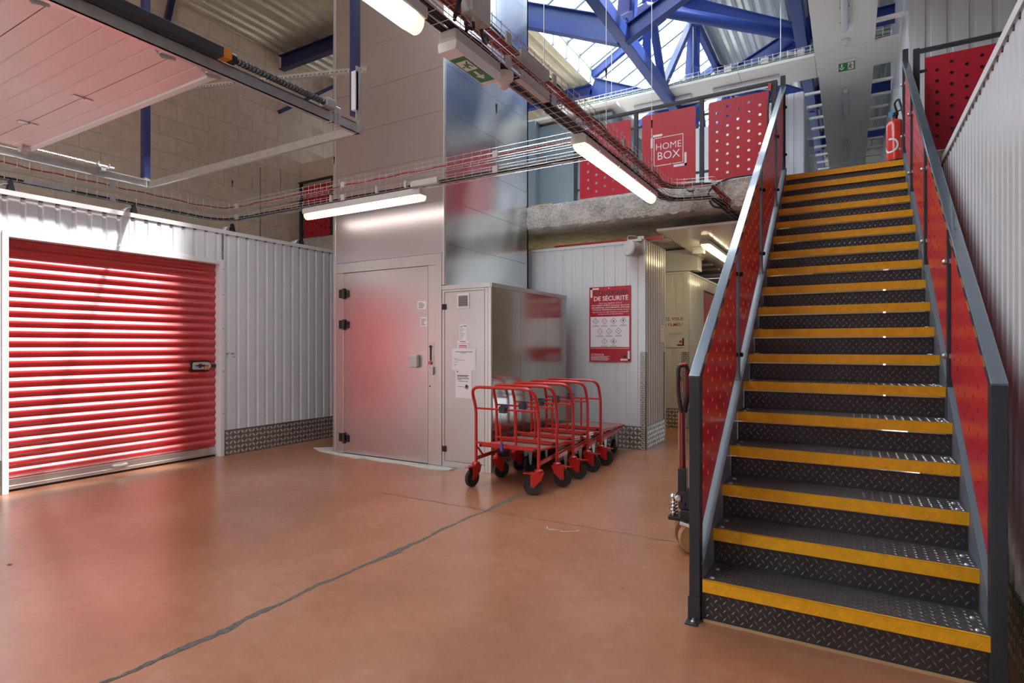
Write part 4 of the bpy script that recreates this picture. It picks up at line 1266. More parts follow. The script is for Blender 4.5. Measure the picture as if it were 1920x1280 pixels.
for x0, x1 in ((-3.112, -3.06), (-2.361, -2.293), (-2.293, -2.21), (-1.568, -1.498), (-1.498, -1.42), (-0.775, -0.715)):
    for z in (3.345, 4.015): rect(br, fB, x0, x1, z - 0.014, z + 0.014, -0.006, 0.006)
br.build('panel_bracket', 'anth', bal)
lo_, hi_ = (lambda u: 3.222), (lambda u: 4.140)
perf_panel(fB, -3.055, -2.361, lo_, hi_, 'infill_panel', bal, rc=0.03, base=3.19, pu=0.115)
perf_panel(fB, -1.422, -0.772, lo_, hi_, 'infill_panel', bal, rc=0.03, base=3.19, pu=0.115)
pn = flat_poly(MB(), fB, rounded(fB, -2.218, -1.569, 3.222, 4.142), -0.004, 0.004).build('infill_panel', 'redpanel', bal)
pn['label'] = 'solid red panel with a white cut-out style wordmark'
fB2 = frame_front(0, YB - 0.004, 0)
lg = MB()
def strip(u0, z0, u1, z1): rect(lg, fB2, u0, u1, z0, z1, 0.0, 0.002)
LX0, LX1, LZ0, LZ1 = -2.070, -1.712, 3.495, 3.842
e_ = 0.008
strip(LX0, LZ0, LX0 + e_, LZ1)
strip(LX1 - e_, LZ0 + 0.0, LX1, LZ1)
strip(LX0, LZ1 - e_, LX0 + 0.10, LZ1); strip(LX0 + 0.112, LZ1 - e_, LX1, LZ1)
strip(LX0, LZ0, LX0 + 0.215, LZ0 + e_); strip(LX0 + 0.228, LZ0, LX1, LZ0 + e_)
strip(LX0 - 0.038, LZ1 - 0.115, LX0 - 0.012, LZ1 + 0.040); strip(LX0 - 0.038, LZ1 + 0.014, LX0 + 0.105, LZ1 + 0.040)
strip(LX1 + 0.012, LZ0 - 0.042, LX1 + 0.038, LZ0 + 0.115); strip(LX1 - 0.115, LZ0 - 0.042, LX1 + 0.038, LZ0 - 0.014)
lg.build('emblem_frame', 'whiteink', pn)
text_mesh([('HOME', (LX0 + LX1) / 2, 3.690, 0.112, 'CENTER', -0.006), ('BOX', (LX0 + LX1) / 2, 3.570, 0.135, 'CENTER', -0.004)], frame_front(0, YB - 0.004, 0)).build('lettering', 'whiteink', pn, fix=False)

bar_r = thing('balustrade', 'mezzanine balustrade with one red panel right of the stair head', 'balustrade', (1.1, YB, 3.16), 'mezzanine balustrades')
rect(MB(), fB, 0.545, 0.600, 3.15, 4.245, -0.025, 0.025).build('post', 'anth', bar_r, bevel=0.003)
rect(MB(), fB, 1.385, 1.435, 3.15, 4.205, -0.02, 0.02).build('post', 'anth', bar_r, bevel=0.003)
MB().bar((0.55, YB, 4.218), (1.9, YB, 4.218), 0.05, 0.032).build('top_rail', 'anth', bar_r, bevel=0.003)
br = MB()
for z in (3.345, 4.015): rect(br, fB, 0.595, 0.66, z - 0.014, z + 0.014, -0.006, 0.006); rect(br, fB, 1.29, 1.4, z - 0.014, z + 0.014, -0.006, 0.006)
br.build('panel_bracket', 'anth', bar_r)
perf_panel(fB, 0.640, 1.300, lambda u: 3.215, lambda u: 4.142, 'infill_panel', bar_r, rc=0.004, base=3.19, pu=0.115)
rect(MB(), fB, 0.655, 1.285, 3.23, 4.128, -0.0075, -0.0055).build('backing_sheet', 'black', bar_r)
bar_l = thing('balustrade', 'mezzanine balustrade with a red panel between the block wall and the lift', 'balustrade', (-7.9, YB, 3.16), 'mezzanine balustrades')
rect(MB(), fB, -8.515, -8.455, 3.0, 4.20, -0.02, 0.02).build('post', 'anth', bar_l, bevel=0.003)
rect(MB(), fB, -7.70, -7.65, 3.0, 4.20, -0.02, 0.02).build('post', 'anth', bar_l, bevel=0.003)
MB().bar((-8.53, YB, 4.218), (-5.5, YB, 4.218), 0.05, 0.032).build('top_rail', 'anth', bar_l, bevel=0.003)
br = MB()
for z in (3.345, 4.015): rect(br, fB, -8.48, -8.39, z - 0.014, z + 0.014, -0.006, 0.006); rect(br, fB, -7.76, -7.67, z - 0.014, z + 0.014, -0.006, 0.006)
br.build('panel_bracket', 'anth', bar_l)
perf_panel(fB, -8.405, -7.750, lo_, hi_, 'infill_panel', bar_l, rc=0.004, base=3.19, pu=0.115)
MB().box(-8.59, -5.45, 7.03, 7.06, 3.16, 4.60).build('pale_backing', 'block', wk)

# ================================================================== PLATFORM TROLLEYS
def caster(root, x, y, ang, r=0.083, top=0.215, trail=0.052, tyre='rubber', lever=True):
    """swivel castor; ang = direction (radians, in plan) in which the wheel trails"""
    dx_, dy_ = cos(ang), sin(ang); ax = Vector((-dy_, dx_, 0))
    c = Vector((x + dx_ * trail, y + dy_ * trail, r))
    f = MB()
    f.lathe([(0.034, -0.022), (0.038, -0.012), (0.038, 0.0), (0.026, 0.008), (0.018, 0.012)], (x, y, top), (0, 0, 1), 14)
    hw = 0.024
    D = Vector((dx_, dy_, 0)); Zv = Vector((0, 0, 1)); P0 = Vector((x, y, 0))
    for s in (-1, 1):
        o = ax * (s * hw)
        pts = [P0 - D * 0.045 + Zv * (top - 0.02), P0 + D * 0.075 + Zv * (top - 0.02), P0 + D * 0.070 + Zv * (top - 0.045), c + D * 0.016 + Zv * -0.012, c - D * 0.016 + Zv * -0.012, P0 - D * 0.028 + Zv * (top - 0.08)]
        f.poly([p + o for p in pts], ax * (s * 0.004))
    pts = [P0 - D * 0.045 - ax * hw, P0 + D * 0.075 - ax * hw, P0 + D * 0.075 + ax * hw, P0 - D * 0.045 + ax * hw]
    f.poly([p + Zv * (top - 0.022) for p in pts], (0, 0, 0.005))
    if lever:
        f.poly([p + Zv * (top - 0.03) for p in (P0 + D * 0.07 - ax * 0.03, P0 + D * 0.135 - ax * 0.02, P0 + D * 0.135 + ax * 0.02, P0 + D * 0.07 + ax * 0.03)], (0, 0, 0.006))
    fork = f.build('castor', 'redpaint', root)
    ty = MB().lathe([(r * 0.70, -0.015), (r * 0.93, -0.0175), (r * 0.985, -0.012), (r, -0.004), (r, 0.004), (r * 0.985, 0.012), (r * 0.93, 0.0175), (r * 0.70, 0.015)], c, ax, 28)
    ty.build('tyre', tyre, fork, smooth=True)
    h = MB().lathe([(r * 0.72, -0.013), (r * 0.72, -0.006), (r * 0.30, -0.006), (r * 0.28, -0.018), (0.012, -0.019)], c, ax, 20)
    h.lathe([(0.012, 0.019), (r * 0.28, 0.018), (r * 0.30, 0.006), (r * 0.72, 0.006), (r * 0.72, 0.013)], c, ax, 20)
    w1 = ax.cross(Vector((0, 0, 1))).normalized()
    for k in range(6):
        g = k * pi / 3
        d = w1 * cos(g) + Vector((0, 0, 1)) * sin(g)
        for s in (-1, 1): h.bar(c + d * (r * 0.26) + ax * (s * 0.010), c + d * (r * 0.70) + ax * (s * 0.010), 0.009, 0.009, ax)
    h.cyl(c - ax * 0.030, c + ax * 0.030, 0.008, 8)
    h.build('wheel_hub', 'hubgrey', fork)
    return fork

TXC, HW = -2.661, 0.329
def make_trolley(y0, label, left_ang, right_ang):
    t = thing('platform_trolley', label, 'trolley', (TXC, y0, 0), 'red nesting platform trolleys')
    xl, xr = TXC - HW, TXC + HW
    H = 0.925
    pts = [(xl, y0, 0.205), (xl, y0, 0.725), (xl, y0 - 0.085, H), (xr, y0 - 0.085, H), (xr, y0, 0.725), (xr, y0, 0.205)]
    big = []
    P_ = [Vector(p) for p in pts]
    path = [P_[0]] + fillet(P_[:3], 0.06, 4)[1:-1]
    seg = fillet([P_[1], P_[2], P_[3], P_[4]], 0.10, 6)
    path = path + seg[1:-1] + fillet(P_[3:], 0.06, 4)[1:]
    MB().tube(path, 0.0145, 10).build('handle_frame', 'redpaint', t, smooth=True)
    MB().cyl((xl, y0, 0.722), (xr, y0, 0.722), 0.0095, 8).build('cross_bar', 'redpaint', t, smooth=True)
    MB().cyl((xl, y0, 0.405), (xr, y0, 0.405), 0.0115, 8).build('cross_bar', 'redpaint', t, smooth=True)
    MB().cyl((TXC + 0.10, y0, 0.405), (TXC + 0.10, y0, 0.722), 0.011, 8).build('upright', 'redpaint', t, smooth=True)
    # platform
    L_, dw = 0.86, 0.286
    zf, zr = 0.378, 0.335
    a = [(TXC - dw, y0 + 0.02, zf), (TXC + dw, y0 + 0.02, zf), (TXC + dw, y0 + L_, zr), (TXC - dw, y0 + L_, zr)]
    fr_m = MB()
    for p, q in ((0, 1), (1, 2), (2, 3), (3, 0)): fr_m.cyl(a[p], a[q], 0.013, 8)
    plat = fr_m.build('platform_frame', 'redpaint', t, smooth=True)
    MB().poly([(TXC - dw + 0.005, y0 + 0.03, zf - 0.004), (TXC + dw - 0.005, y0 + 0.03, zf - 0.004), (TXC + dw - 0.005, y0 + L_ - 0.01, zr - 0.004), (TXC - dw + 0.005, y0 + L_ - 0.01, zr - 0.004)], (0, 0, 0.012)).build('deck_board', 'deckwood', plat)
    for p in a[:2]: MB().lathe([(0.015, -0.012), (0.015, 0.012), (0.010, 0.016)], p, (0, -1, 0), 10).build('end_cap', 'rubber', plat)
    for x in (xl, xr):
        s = 1 if x == xl else -1
        MB().bar((x + s * 0.012, y0 + 0.005, 0.262), (x + s * 0.055, y0 + L_ - 0.06, 0.305), 0.018, 0.034).build('side_rail', 'redpaint', t)
    ds = MB()
    ds.bar((xl + 0.014, y0 + 0.005, 0.36), (xl + 0.030, y0 + 0.07, 0.28), 0.014, 0.014); ds.bar((xr - 0.014, y0 + 0.005, 0.36), (xr - 0.030, y0 + 0.07, 0.28), 0.014, 0.014)
    ds.build('gusset', 'redpaint', t)
    caster(t, xl, y0, left_ang); caster(t, xr, y0, right_ang)
    # fixed front castors
    for x in (TXC - 0.20, TXC + 0.20):
        f = MB()
        for s in (-0.026, 0.026):
            f.poly([(x + s, y0 + L_ - 0.16, 0.30), (x + s, y0 + L_ - 0.04, 0.30), (x + s, y0 + L_ - 0.075, 0.075), (x + s, y0 + L_ - 0.105, 0.075)], (0.003, 0, 0))
        f = f.build('castor', 'galv', t)
        c = (x, y0 + L_ - 0.09, 0.083)
        r = 0.083
        MB().lathe([(0.03, -0.018), (r * 0.93, -0.0175), (r, -0.004), (r, 0.004), (r * 0.93, 0.0175), (0.03, 0.018)], c, (1, 0, 0), 20).build('tyre', 'rubber', f, smooth=True)
    # coin lock
    lx = TXC - 0.025
    k = MB().box(lx - 0.035, lx + 0.035, y0 - 0.04, y0 + 0.012, 0.695, 0.755); k.box(lx - 0.024, lx + 0.042, y0 - 0.03, y0 + 0.005, 0.755, 0.772)
    k = k.build('coin_lock', 'black', t, bevel=0.005)
    MB().box(lx + 0.018, lx + 0.048, y0 - 0.028, y0 - 0.004, 0.748, 0.766).build('coin_slot', 'bluetip', k, bevel=0.003)
    ch = MB()
    for i in range(9): ch.lathe([(0.0, -0.006), (0.0045, -0.002), (0.0045, 0.002), (0.0, 0.006)], (lx - 0.01 + 0.002 * (i % 2), y0 - 0.045, 0.69 - i * 0.0115), (0, 0, 1), 6)
    ch.build('chain', 'galv', k)
    return t, lx
t1, lx = make_trolley(4.42, 'nearest of the five red trolleys, coin chain hanging in a red sleeve', radians(-100), radians(200))
cs = MB().tube([(lx - 0.012, 4.375, 0.60), (lx - 0.008, 4.372, 0.52), (lx + 0.002, 4.374, 0.42)], 0.0105, 8).build('chain_sleeve', 'redpaint', t1, smooth=True)
MB().box(lx - 0.010, lx + 0.016, 4.362, 4.388, 0.355, 0.425).build('coin_key', 'bluetip', t1, bevel=0.006)
t2, _ = make_trolley(4.78, 'second red trolley in the nested row, counted from the nearest', radians(60), radians(15))
copy_tree(t2, (TXC, 5.14, 0), 'third red trolley, middle one of the nested row')
copy_tree(t2, (TXC, 5.50, 0), 'fourth red trolley in the nested row, next to last')
copy_tree(t2, (TXC, 5.86, 0), 'farthest red trolley of the nested row, its bare deck near the back wall')

# ================================================================== PALLET TRUCK beside the stairs
GX, GY = -0.915, 3.70
pt = thing('pallet_truck', 'hand pallet truck with upright dark red tiller behind the stair post', 'pallet truck', (GX, GY, 0))
tl = MB().tube([(GX, GY, 0.36), (GX, GY, 0.55), (GX - 0.002, GY, 0.88)], [0.021, 0.019, 0.018], 10)
til = tl.build('tiller', 'darkred', pt, smooth=True)
MB().box(GX - 0.026, GX + 0.026, GY - 0.026, GY + 0.026, 0.31, 0.52).build('tiller_socket', 'black', til, bevel=0.004)
UX, UY = 0.70, 0.71
def gq(u, z): return (GX + UX * u, GY + UY * u, z)
gp = [gq(0, 0.86), gq(-0.012, 0.885), gq(-0.028, 0.97), gq(-0.032, 1.02), gq(-0.032, 1.14), gq(-0.026, 1.172), gq(0.022, 1.178), gq(0.034, 1.15), gq(0.036, 1.02), gq(0.034, 0.95), gq(0.010, 0.88)]
MB().tube(fillet(gp, 0.02, 3), 0.013, 10).build('grip_loop', 'anth', til, smooth=True)
MB().bar(gq(0.037, 1.0), gq(0.035, 1.15), 0.030, 0.026, (UX, UY, 0)).build('grip_sleeve', 'darkred', til, bevel=0.006)
MB().bar(gq(0.012, 0.875), gq(0.036, 0.985), 0.026, 0.026, (UX, UY, 0)).build('grip_sleeve', 'rubber', til, bevel=0.006)
MB().bar(gq(-0.033, 1.0), gq(-0.033, 1.12), 0.022, 0.020, (UX, UY, 0)).build('grip_sleeve', 'rubber', til, bevel=0.005)
MB().tube(fillet([(GX, GY - 0.02, 1.01), (GX, GY, 1.08), (GX - 0.035, GY, 1.12)], 0.02), 0.007, 8).build('release_lever', 'chrome', til, smooth=True)
MB().bar(gq(-0.030, 1.180), gq(0.026, 1.186), 0.030, 0.014).build('grip_top', 'chrome', til, bevel=0.004)
MB().tube([(GX - 0.026, GY, 0.50), (GX - 0.026, GY, 0.87), (GX - 0.012, GY, 0.93)], 0.004, 6).build('release_rod', 'brass', til, smooth=True)
pb = MB()
pb.lathe([(0.05, -0.035), (0.05, 0.035)], (GX + 0.03, GY + 0.02, 0.31), (0.76, -0.66, 0), 16)
pb.poly([(GX - 0.035, GY - 0.02, 0.37), (GX + 0.02, GY - 0.04, 0.39), (GX + 0.11, GY - 0.04, 0.30), (GX + 0.15, GY - 0.04, 0.22), (GX + 0.05, GY - 0.04, 0.20), (GX - 0.02, GY - 0.03, 0.27)], (0, 0.10, 0))
pb.box(GX - 0.085, GX + 0.15, GY - 0.04, GY + 0.10, 0.190, 0.215); pb.box(GX + 0.0, GX + 0.18, GY - 0.07, GY + 0.13, 0.215, 0.27)
pb.build('hydraulic_body', 'black', pt, bevel=0.005)
MB().lathe([(0.02, 0), (0.02, 0.012), (0.011, 0.014)], (GX - 0.02, GY - 0.035, 0.335), (0, -1, 0), 12).build('pivot_bolt', 'galv', pt)
sp = MB(); hx = []
for i in range(49):
    g = i * 2 * pi / 12
    hx.append((GX - 0.060 + 0.024 * cos(g), GY + 0.024 * sin(g), 0.22 + 0.085 * i / 48))
sp.tube(hx, 0.0055, 6)
sp.lathe([(0.013, 0.0), (0.013, 0.12), (0.030, 0.12), (0.032, 0.134), (0.019, 0.148)], (GX - 0.060, GY, 0.205), (0, 0, 1), 12)
sp.build('pump_spring', 'chrome', pt, smooth=True)
AX = Vector((0.50, -0.87, 0)).normalized()
for k_ in (0, 1):
    r = 0.098
    c = Vector((GX + 0.075, GY - 0.02, r)) - AX * (0.125 * k_)
    w = MB().lathe([(r * 0.80, -0.024), (r * 0.95, -0.026), (r, -0.018), (r, 0.018), (r * 0.95, 0.026), (r * 0.80, 0.024)], c, AX, 32).build('steer_wheel', 'tan', pt, smooth=True)
    h = MB().lathe([(r * 0.81, -0.020), (r * 0.76, -0.010), (r * 0.3, -0.010), (r * 0.26, -0.026), (0.01, -0.027), (0.01, 0.027), (r * 0.26, 0.026), (r * 0.3, 0.010), (r * 0.76, 0.010), (r * 0.81, 0.020)], c, AX, 24)
    W = AX.cross(Vector((0, 0, 1))).normalized()
    for k in range(8):
        d = W * cos(k * pi / 4) + Vector((0, 0, 1)) * sin(k * pi / 4)
        h.bar(c + d * r * .25 + AX * 0.013, c + d * r * .78 + AX * 0.013, 0.014, 0.01, AX)
    h.build('wheel_hub', 'anth', w)
yk = MB().bar((GX + 0.03, GY + 0.02, 0.12), (GX + 0.03, GY + 0.02, 0.20), 0.05, 0.05); yk.bar((GX - 0.0, GY - 0.05, 0.19), (GX + 0.18, GY - 0.07, 0.165), 0.05, 0.022)
yk.build('wheel_yoke', 'galv', pt, bevel=0.004)
fk = MB().box(GX + 0.20, GX + 1.25, GY - 0.24, GY - 0.08, 0.05, 0.09); fk.box(GX + 0.20, GX + 1.25, GY + 0.14, GY + 0.30, 0.05, 0.09); fk.box(GX + 0.16, GX + 0.24, GY - 0.24, GY + 0.30, 0.05, 0.28)
fk.build('forks', 'lime', pt, bevel=0.004)
MB().lathe([(0.014, 0), (0.016, 0.01), (0.012, 0.03), (0.0, 0.032)], (GX + 0.10, GY - 0.0, 0.36), (0, 0, 1), 10).build('oil_cap', 'lime', pt, smooth=True)

# ================================================================== CABLE TRAYS (wire baskets), one above the other
def offset_path(path, d):
    out = []
    n = len(path)
    for i, p in enumerate(path):
        a = Vector(path[max(0, i - 1)]); b = Vector(path[min(n - 1, i + 1)])
        t = (b - a); t.z = 0; t.normalize()
        out.append(Vector(p) + Vector((-t.y, t.x, 0)) * d)
    return out

def resample(path, step):
    out = []; acc = 0.0; nxt = 0.0
    path = [Vector(p) for p in path]
    for a, b in zip(path, path[1:]):
        L_ = (b - a).length; d = (b - a) / L_
        while nxt <= acc + L_:
            out.append((a + d * (nxt - acc), d)); nxt += step
        acc += L_
    return out

def basket(parent, path, w, h, name='wire_basket', r=0.0026, step=0.10):
    mb = MB()
    for o, z in ((-w / 2, h), (-w / 2, h * 0.5), (-w / 2, 0), (0, 0), (w / 2, 0), (w / 2, h * 0.5), (w / 2, h)):
        mb.tube([p + Vector((0, 0, z)) for p in offset_path(path, o)], r, 4)
    for p, d in resample(path, step):
        s = Vector((-d.y, d.x, 0)).normalized() * (w / 2); Z = Vector((0, 0, 1))
        mb.tube([p + s + Z * (h + 0.012), p + s, p - s, p - s + Z * (h + 0.012)], r, 4)
    return stuff(mb.build(name, 'wire', parent, fix=False))

def cable(parent, path, r, m, off=0.0, dz=0.0, wob=0.006, seed=0, name='cable'):
    rnd = random.Random(seed)
    pts = []
    ph = rnd.uniform(0, 6)
    for i, (p, d) in enumerate(resample(path, 0.11)):
        s = Vector((-d.y, d.x, 0)).normalized()
        pts.append(p + s * (off + wob * sin(i * 0.9 + ph)) + Vector((0, 0, dz + r + wob * 0.6 * sin(i * 1.7 + ph))))
    return MB().tube(pts, r, 6).build(name, m, parent, smooth=True)

def curve_corner(a, b, c, r, n=8):
    return fillet([a, b, c], r, n)

ZL, ZU = 2.925, 3.065
def hanger(parent, x, y, z0, z1=6.3, grip=None):
    mb = MB().tube([(x, y, z0), (x, y, z1)], 0.003, 5)
    o = mb.build('suspension_wire', 'galv', parent, fix=False)
    gz = z0 + 0.30 if grip is None else grip
    g = MB().cyl((x, y, gz), (x, y, gz + 0.035), 0.010, 8); g.cyl((x, y, gz - 0.05), (x, y, gz), 0.006, 6)
    g.build('wire_grip', 'black', o)
    return o
def tray_clip(parent, x, y, along):
    for z in (ZL, ZU):
        mb = MB()
        if along == 'x': mb.box(x - 0.028, x + 0.028, y - 0.078, y - 0.064, z - 0.012, z + 0.055)
        else: mb.box(x + 0.064, x + 0.078, y - 0.028, y + 0.028, z - 0.012, z + 0.055)
        mb.build('tray_clip', 'greyplastic', parent, bevel=0.004)

# tray 1: over the boxes, then across in front of the lift
trA = thing('cable_tray', 'double wire cable tray running over the white boxes and across the lift front', 'cable tray', (-4.6, 4.6, ZL), 'wire cable trays')
base = curve_corner((-7.15, 1.2, 0), (-7.15, 4.60, 0), (-1.90, 4.60, 0), 0.35)
pL = [Vector((p.x, p.y, ZL)) for p in base]; pU = [Vector((p.x, p.y, ZU)) for p in base]
basket(trA, pL, 0.12, 0.055); basket(trA, pU, 0.12, 0.085)
for i, (o, r) in enumerate(((-0.03, 0.011), (0.0, 0.009), (0.025, 0.010), (-0.01, 0.012))):
    cable(trA, pL, r, 'cableblack', o, 0.004 + 0.012 * (i == 3), seed=i)
cable(trA, pU, 0.007, 'cablered', -0.02, 0.02, seed=9, wob=0.009)
for x in (-6.95, -5.06, -2.88): hanger(trA, x, 4.60, ZL, grip=3.55 if x > -4 else 3.42)
for x in (-6.75, -4.85, -2.85): tray_clip(trA, x, 4.60, 'x')
for y in (2.10, 3.25): 
    for z in (ZL, ZU): MB().box(-7.09, -7.075, y - 0.03, y + 0.03, z - 0.01, z + 0.06).build('tray_clip', 'galv', trA, bevel=0.004)
jp = MB().box(-3.86, -3.52, 4.51, 4.535, ZL - 0.004, ZL + 0.05); jp.box(-3.86, -3.52, 4.51, 4.56, ZL - 0.008, ZL - 0.003)
jp.build('splice_plate', 'greyplastic', trA)
jp = MB().box(-7.09, -7.075, 2.45, 2.85, ZL, ZL + 0.04); jp.build('splice_plate', 'galv', trA)

# tray 2: along the hall over the trolleys, bending into the mezzanine edge
TX = -1.78
trB = thing('cable_tray', 'double wire cable tray with red cables descending towards the rough concrete edge', 'cable tray', (TX, 4, ZL), 'wire cable trays')
base = [Vector((TX, 0.4, ZL))] + curve_corner((TX, 3, ZL), (TX, 6.50, ZL), (-1.30, 6.58, ZL), 0.25)[1:] + [Vector((-1.22, 6.70, 2.86)), Vector((-1.14, 6.95, 2.79)), Vector((-1.05, 7.6, 2.78))]
pL = base; pU = [p + Vector((0, 0, ZU - ZL)) for p in base[:-3]] + [Vector((-1.20, 6.68, 2.93)), Vector((-1.12, 6.90, 2.82))]
basket(trB, pL, 0.12, 0.055); basket(trB, pU, 0.12, 0.085)
for i, (o, r) in enumerate(((-0.035, 0.013), (-0.008, 0.011), (0.022, 0.012), (0.042, 0.010), (0.0, 0.012))):
    cable(trB, pL, r, 'cableblack', o, 0.004 + 0.016 * (i == 4), seed=20 + i)
for i, (o, r) in enumerate(((-0.02, 0.015), (0.012, 0.013), (0.035, 0.010))):
    cable(trB, pU, r, 'cablered', o, 0.004, seed=30 + i)
cable(trB, [p for p in pU], 0.007, 'cableblack', 0.04, 0.03, seed=41, wob=0.012)
cable(trB, [p for p in pU], 0.007, 'cablegreen', -0.04, 0.02, seed=42, wob=0.010)
for z in (ZL, ZU):
    jp = MB().box(TX + 0.060, TX + 0.066, 3.02, 3.40, z - 0.006, z + 0.055); jp.box(TX + 0.02, TX + 0.066, 3.02, 3.40, z - 0.009, z - 0.004); jp.box(TX - 0.066, TX - 0.060, 3.02, 3.40, z, z + 0.055)
    for y in (3.06, 3.18, 3.30): jp.cyl((TX + 0.066, y, z + 0.02), (TX + 0.072, y, z + 0.02), 0.007, 6)
    jp.build('splice_plate', 'greyplastic', trB)
for y in (1.9, 3.45, 4.6, 5.9): hanger(trB, TX, y, ZL, 6.0, grip=4.15 if y < 4 else 3.62)
for y in (2.86, 3.46, 4.85, 5.7): tray_clip(trB, TX, y, 'y')
# small coil of green cable left hanging at the end of the tray
gc = MB()
for k in range(3):
    gc.tube(arc((-1.56 + 0.006 * k, 6.62, 3.12), 0.050 + 0.006 * k, 0, 2 * pi, 20, (0.8, 0.3, 0), (0, 0, 1.3)), 0.004, 5)
gc.tube([(-1.53, 6.62, 3.05), (-1.52, 6.62, 3.0), (-1.50, 6.62, ZL + 0.02)], 0.004, 5)
tag(gc.build('cable_coil', 'cablegreen', None, smooth=True), 'small coil of dark green cable hung at the end of the red cable tray', 'cable')
lp_ = MB().tube(fillet([(-0.72, 6.72, 3.165), (-1.20, 6.72, 3.165), (-1.40, 6.72, 3.05), (-1.33, 6.70, 2.86), (-1.22, 6.72, 2.84)], 0.16, 6), 0.011, 8)
lp_.tube([(-0.78, 6.88, 3.2), (-0.77, 6.90, 3.5), (-0.78, 6.90, 3.9), (-0.76, 6.92, 4.15)], 0.010, 8)
tag(lp_.build('conduit_loop', 'anth', None, smooth=True), 'grey conduit curving over the rough concrete edge below the red panel', 'conduit')
MB().box(-0.775, -0.745, 6.90, 6.93, 4.12, 4.20).build('alarm_point', 'redpaint', bal)

# ================================================================== LAMPS
def batten(label, p, q, lit=True, glow='tube', up=(0, 0, 1), w=0.115, h=0.105, cap=0.06, group=None, name='strip_lamp'):
    """weatherproof fluorescent batten: p, q are the ends on its top line"""
    p, q = Vector(p), Vector(q)
    d = (q - p).normalized(); up = Vector(up); a = d.cross(up).normalized()
    t = thing(name, label, 'lamp', (p + q) / 2, group or 'fluorescent strip lamps')
    def ring(c, ww, z0, z1):
        return [c + a * (i * ww / 2) + up * z for i, z in ((-1, z0), (1, z0), (1, z1), (-1, z1))]
    def prism(prof, s0, s1, name_, m, smooth=False, sc0=1.0, sc1=1.0, parent=t):
        mb = MB(); n = len(prof)
        vs = []
        for s, sc in ((s0, sc0), (s1, sc1)):
            c = p + d * s
            vs += [c + a * (x * sc) + up * z for x, z in prof]
        mb.add(vs, [tuple(range(n)), tuple(range(2 * n - 1, n - 1, -1))] + [(i, (i + 1) % n, (i + 1) % n + n, i + n) for i in range(n)])
        return mb.build(name_, m, parent, smooth=smooth)
    L_ = (q - p).length; w2 = w / 2
    prism([(-w2 * .60, 0), (w2 * .60, 0), (w2 * .98, -h * .16), (w2, -h * .50), (w2 * .92, -h * .54), (-w2 * .92, -h * .54), (-w2, -h * .50), (-w2 * .98, -h * .16)], 0, L_, 'housing', 'lampbody')
    dif = [(w2 * .84, -h * .54)] + [(w2 * .84 * cos(g), -h * .62 - h * .36 * sin(g)) for g in [pi * k / 8 for k in range(9)]] + [(-w2 * .84, -h * .54)]
    prism(dif, cap, L_ - cap, 'diffuser', glow if lit else 'lampoff', True)
    prism(dif, 0.004, cap, 'diffuser_end', 'tubeend' if lit else 'lampoff', True, sc0=0.86)
    prism(dif, L_ - cap, L_ - 0.004, 'diffuser_end', 'tubeend' if lit else 'lampoff', True, sc1=0.86)
    for k in range(4):
        c = p + d * (L_ * (0.14 + 0.24 * k))
        for s in (-1, 1): MB().bar(c + a * (s * w2 * 1.0) + up * (-h * .42), c + a * (s * w2 * .95) + up * (-h * .66), 0.018, 0.006, d).build('clip', 'lampbody', t)
    return t
la = batten('lit strip lamp under the cable tray across the lift front', (-5.52, 4.60, 2.919), (-3.76, 4.60, 2.919), w=0.13, h=0.14)
batten('lit strip lamp beneath the red cable tray, in front of the red panels', (TX, 4.02, 2.919), (TX, 5.90, 2.919), w=0.13, h=0.14)
batten('lit strip lamp under the red cable tray, next to the grey junction box', (TX, 0.35, 2.919), (TX, 2.13, 2.919), w=0.13, h=0.14)
for x in (-5.05, -4.35, -3.95):
    MB().box(x - 0.012, x + 0.012, 4.53, 4.55, 2.93, 3.0).build('mounting_strap', 'greyplastic', la)
MB().tube([(-3.80, 4.56, 2.92), (-3.76, 4.54, 2.96), (-3.70, 4.53, 2.965)], 0.008, 6).build('supply_cable', 'cableblack', la)
batten('lit strip lamp on the glossy corridor ceiling', (-1.66, 7.86, 2.713), (-1.66, 9.50, 2.713), w=0.13, h=0.11, glow='tubewarm')
batten('added unseen strip lamp warming the corridor deeper behind the stairs', (-1.5, 11.4, 2.713), (-1.5, 13.0, 2.713), w=0.13, h=0.11, glow='tubewarm')  # out of view, added to warm the corridor walls
batten('added unseen strip lamp lighting the side passage behind the back wall', (-4.6, 8.5, 2.70), (-3.1, 8.5, 2.70), w=0.13, h=0.11, glow='tubewarm')  # second lamp out of view, added for its warm light in the passage
for y0, y1, lb_ in ((7.25, 8.83, 'unlit strip lamp on the upper ceiling, nearest to the stairs'), (10.9, 12.2, 'unlit strip lamp on the upper ceiling just beyond the exit sign'), (13.75, 15.05, 'unlit strip lamp on the upper ceiling, farthest from the stairs')):
    batten(lb_, (-0.055, y0, 5.556), (-0.055, y1, 5.556), lit=False, w=0.095, h=0.09)
for x0, x1, lb_ in ((-1.95, -0.95, 'unlit strip lamp on the upper ceiling above the right red panel'),):
    batten(lb_, (x0, 9.9, 5.556), (x1, 9.9, 5.556), lit=False, w=0.08, h=0.06)
    batten('unlit strip lamp on the upper ceiling above the left red panel', (-3.3, 9.9, 5.556), (-2.3, 9.9, 5.556), lit=False, w=0.08, h=0.06)

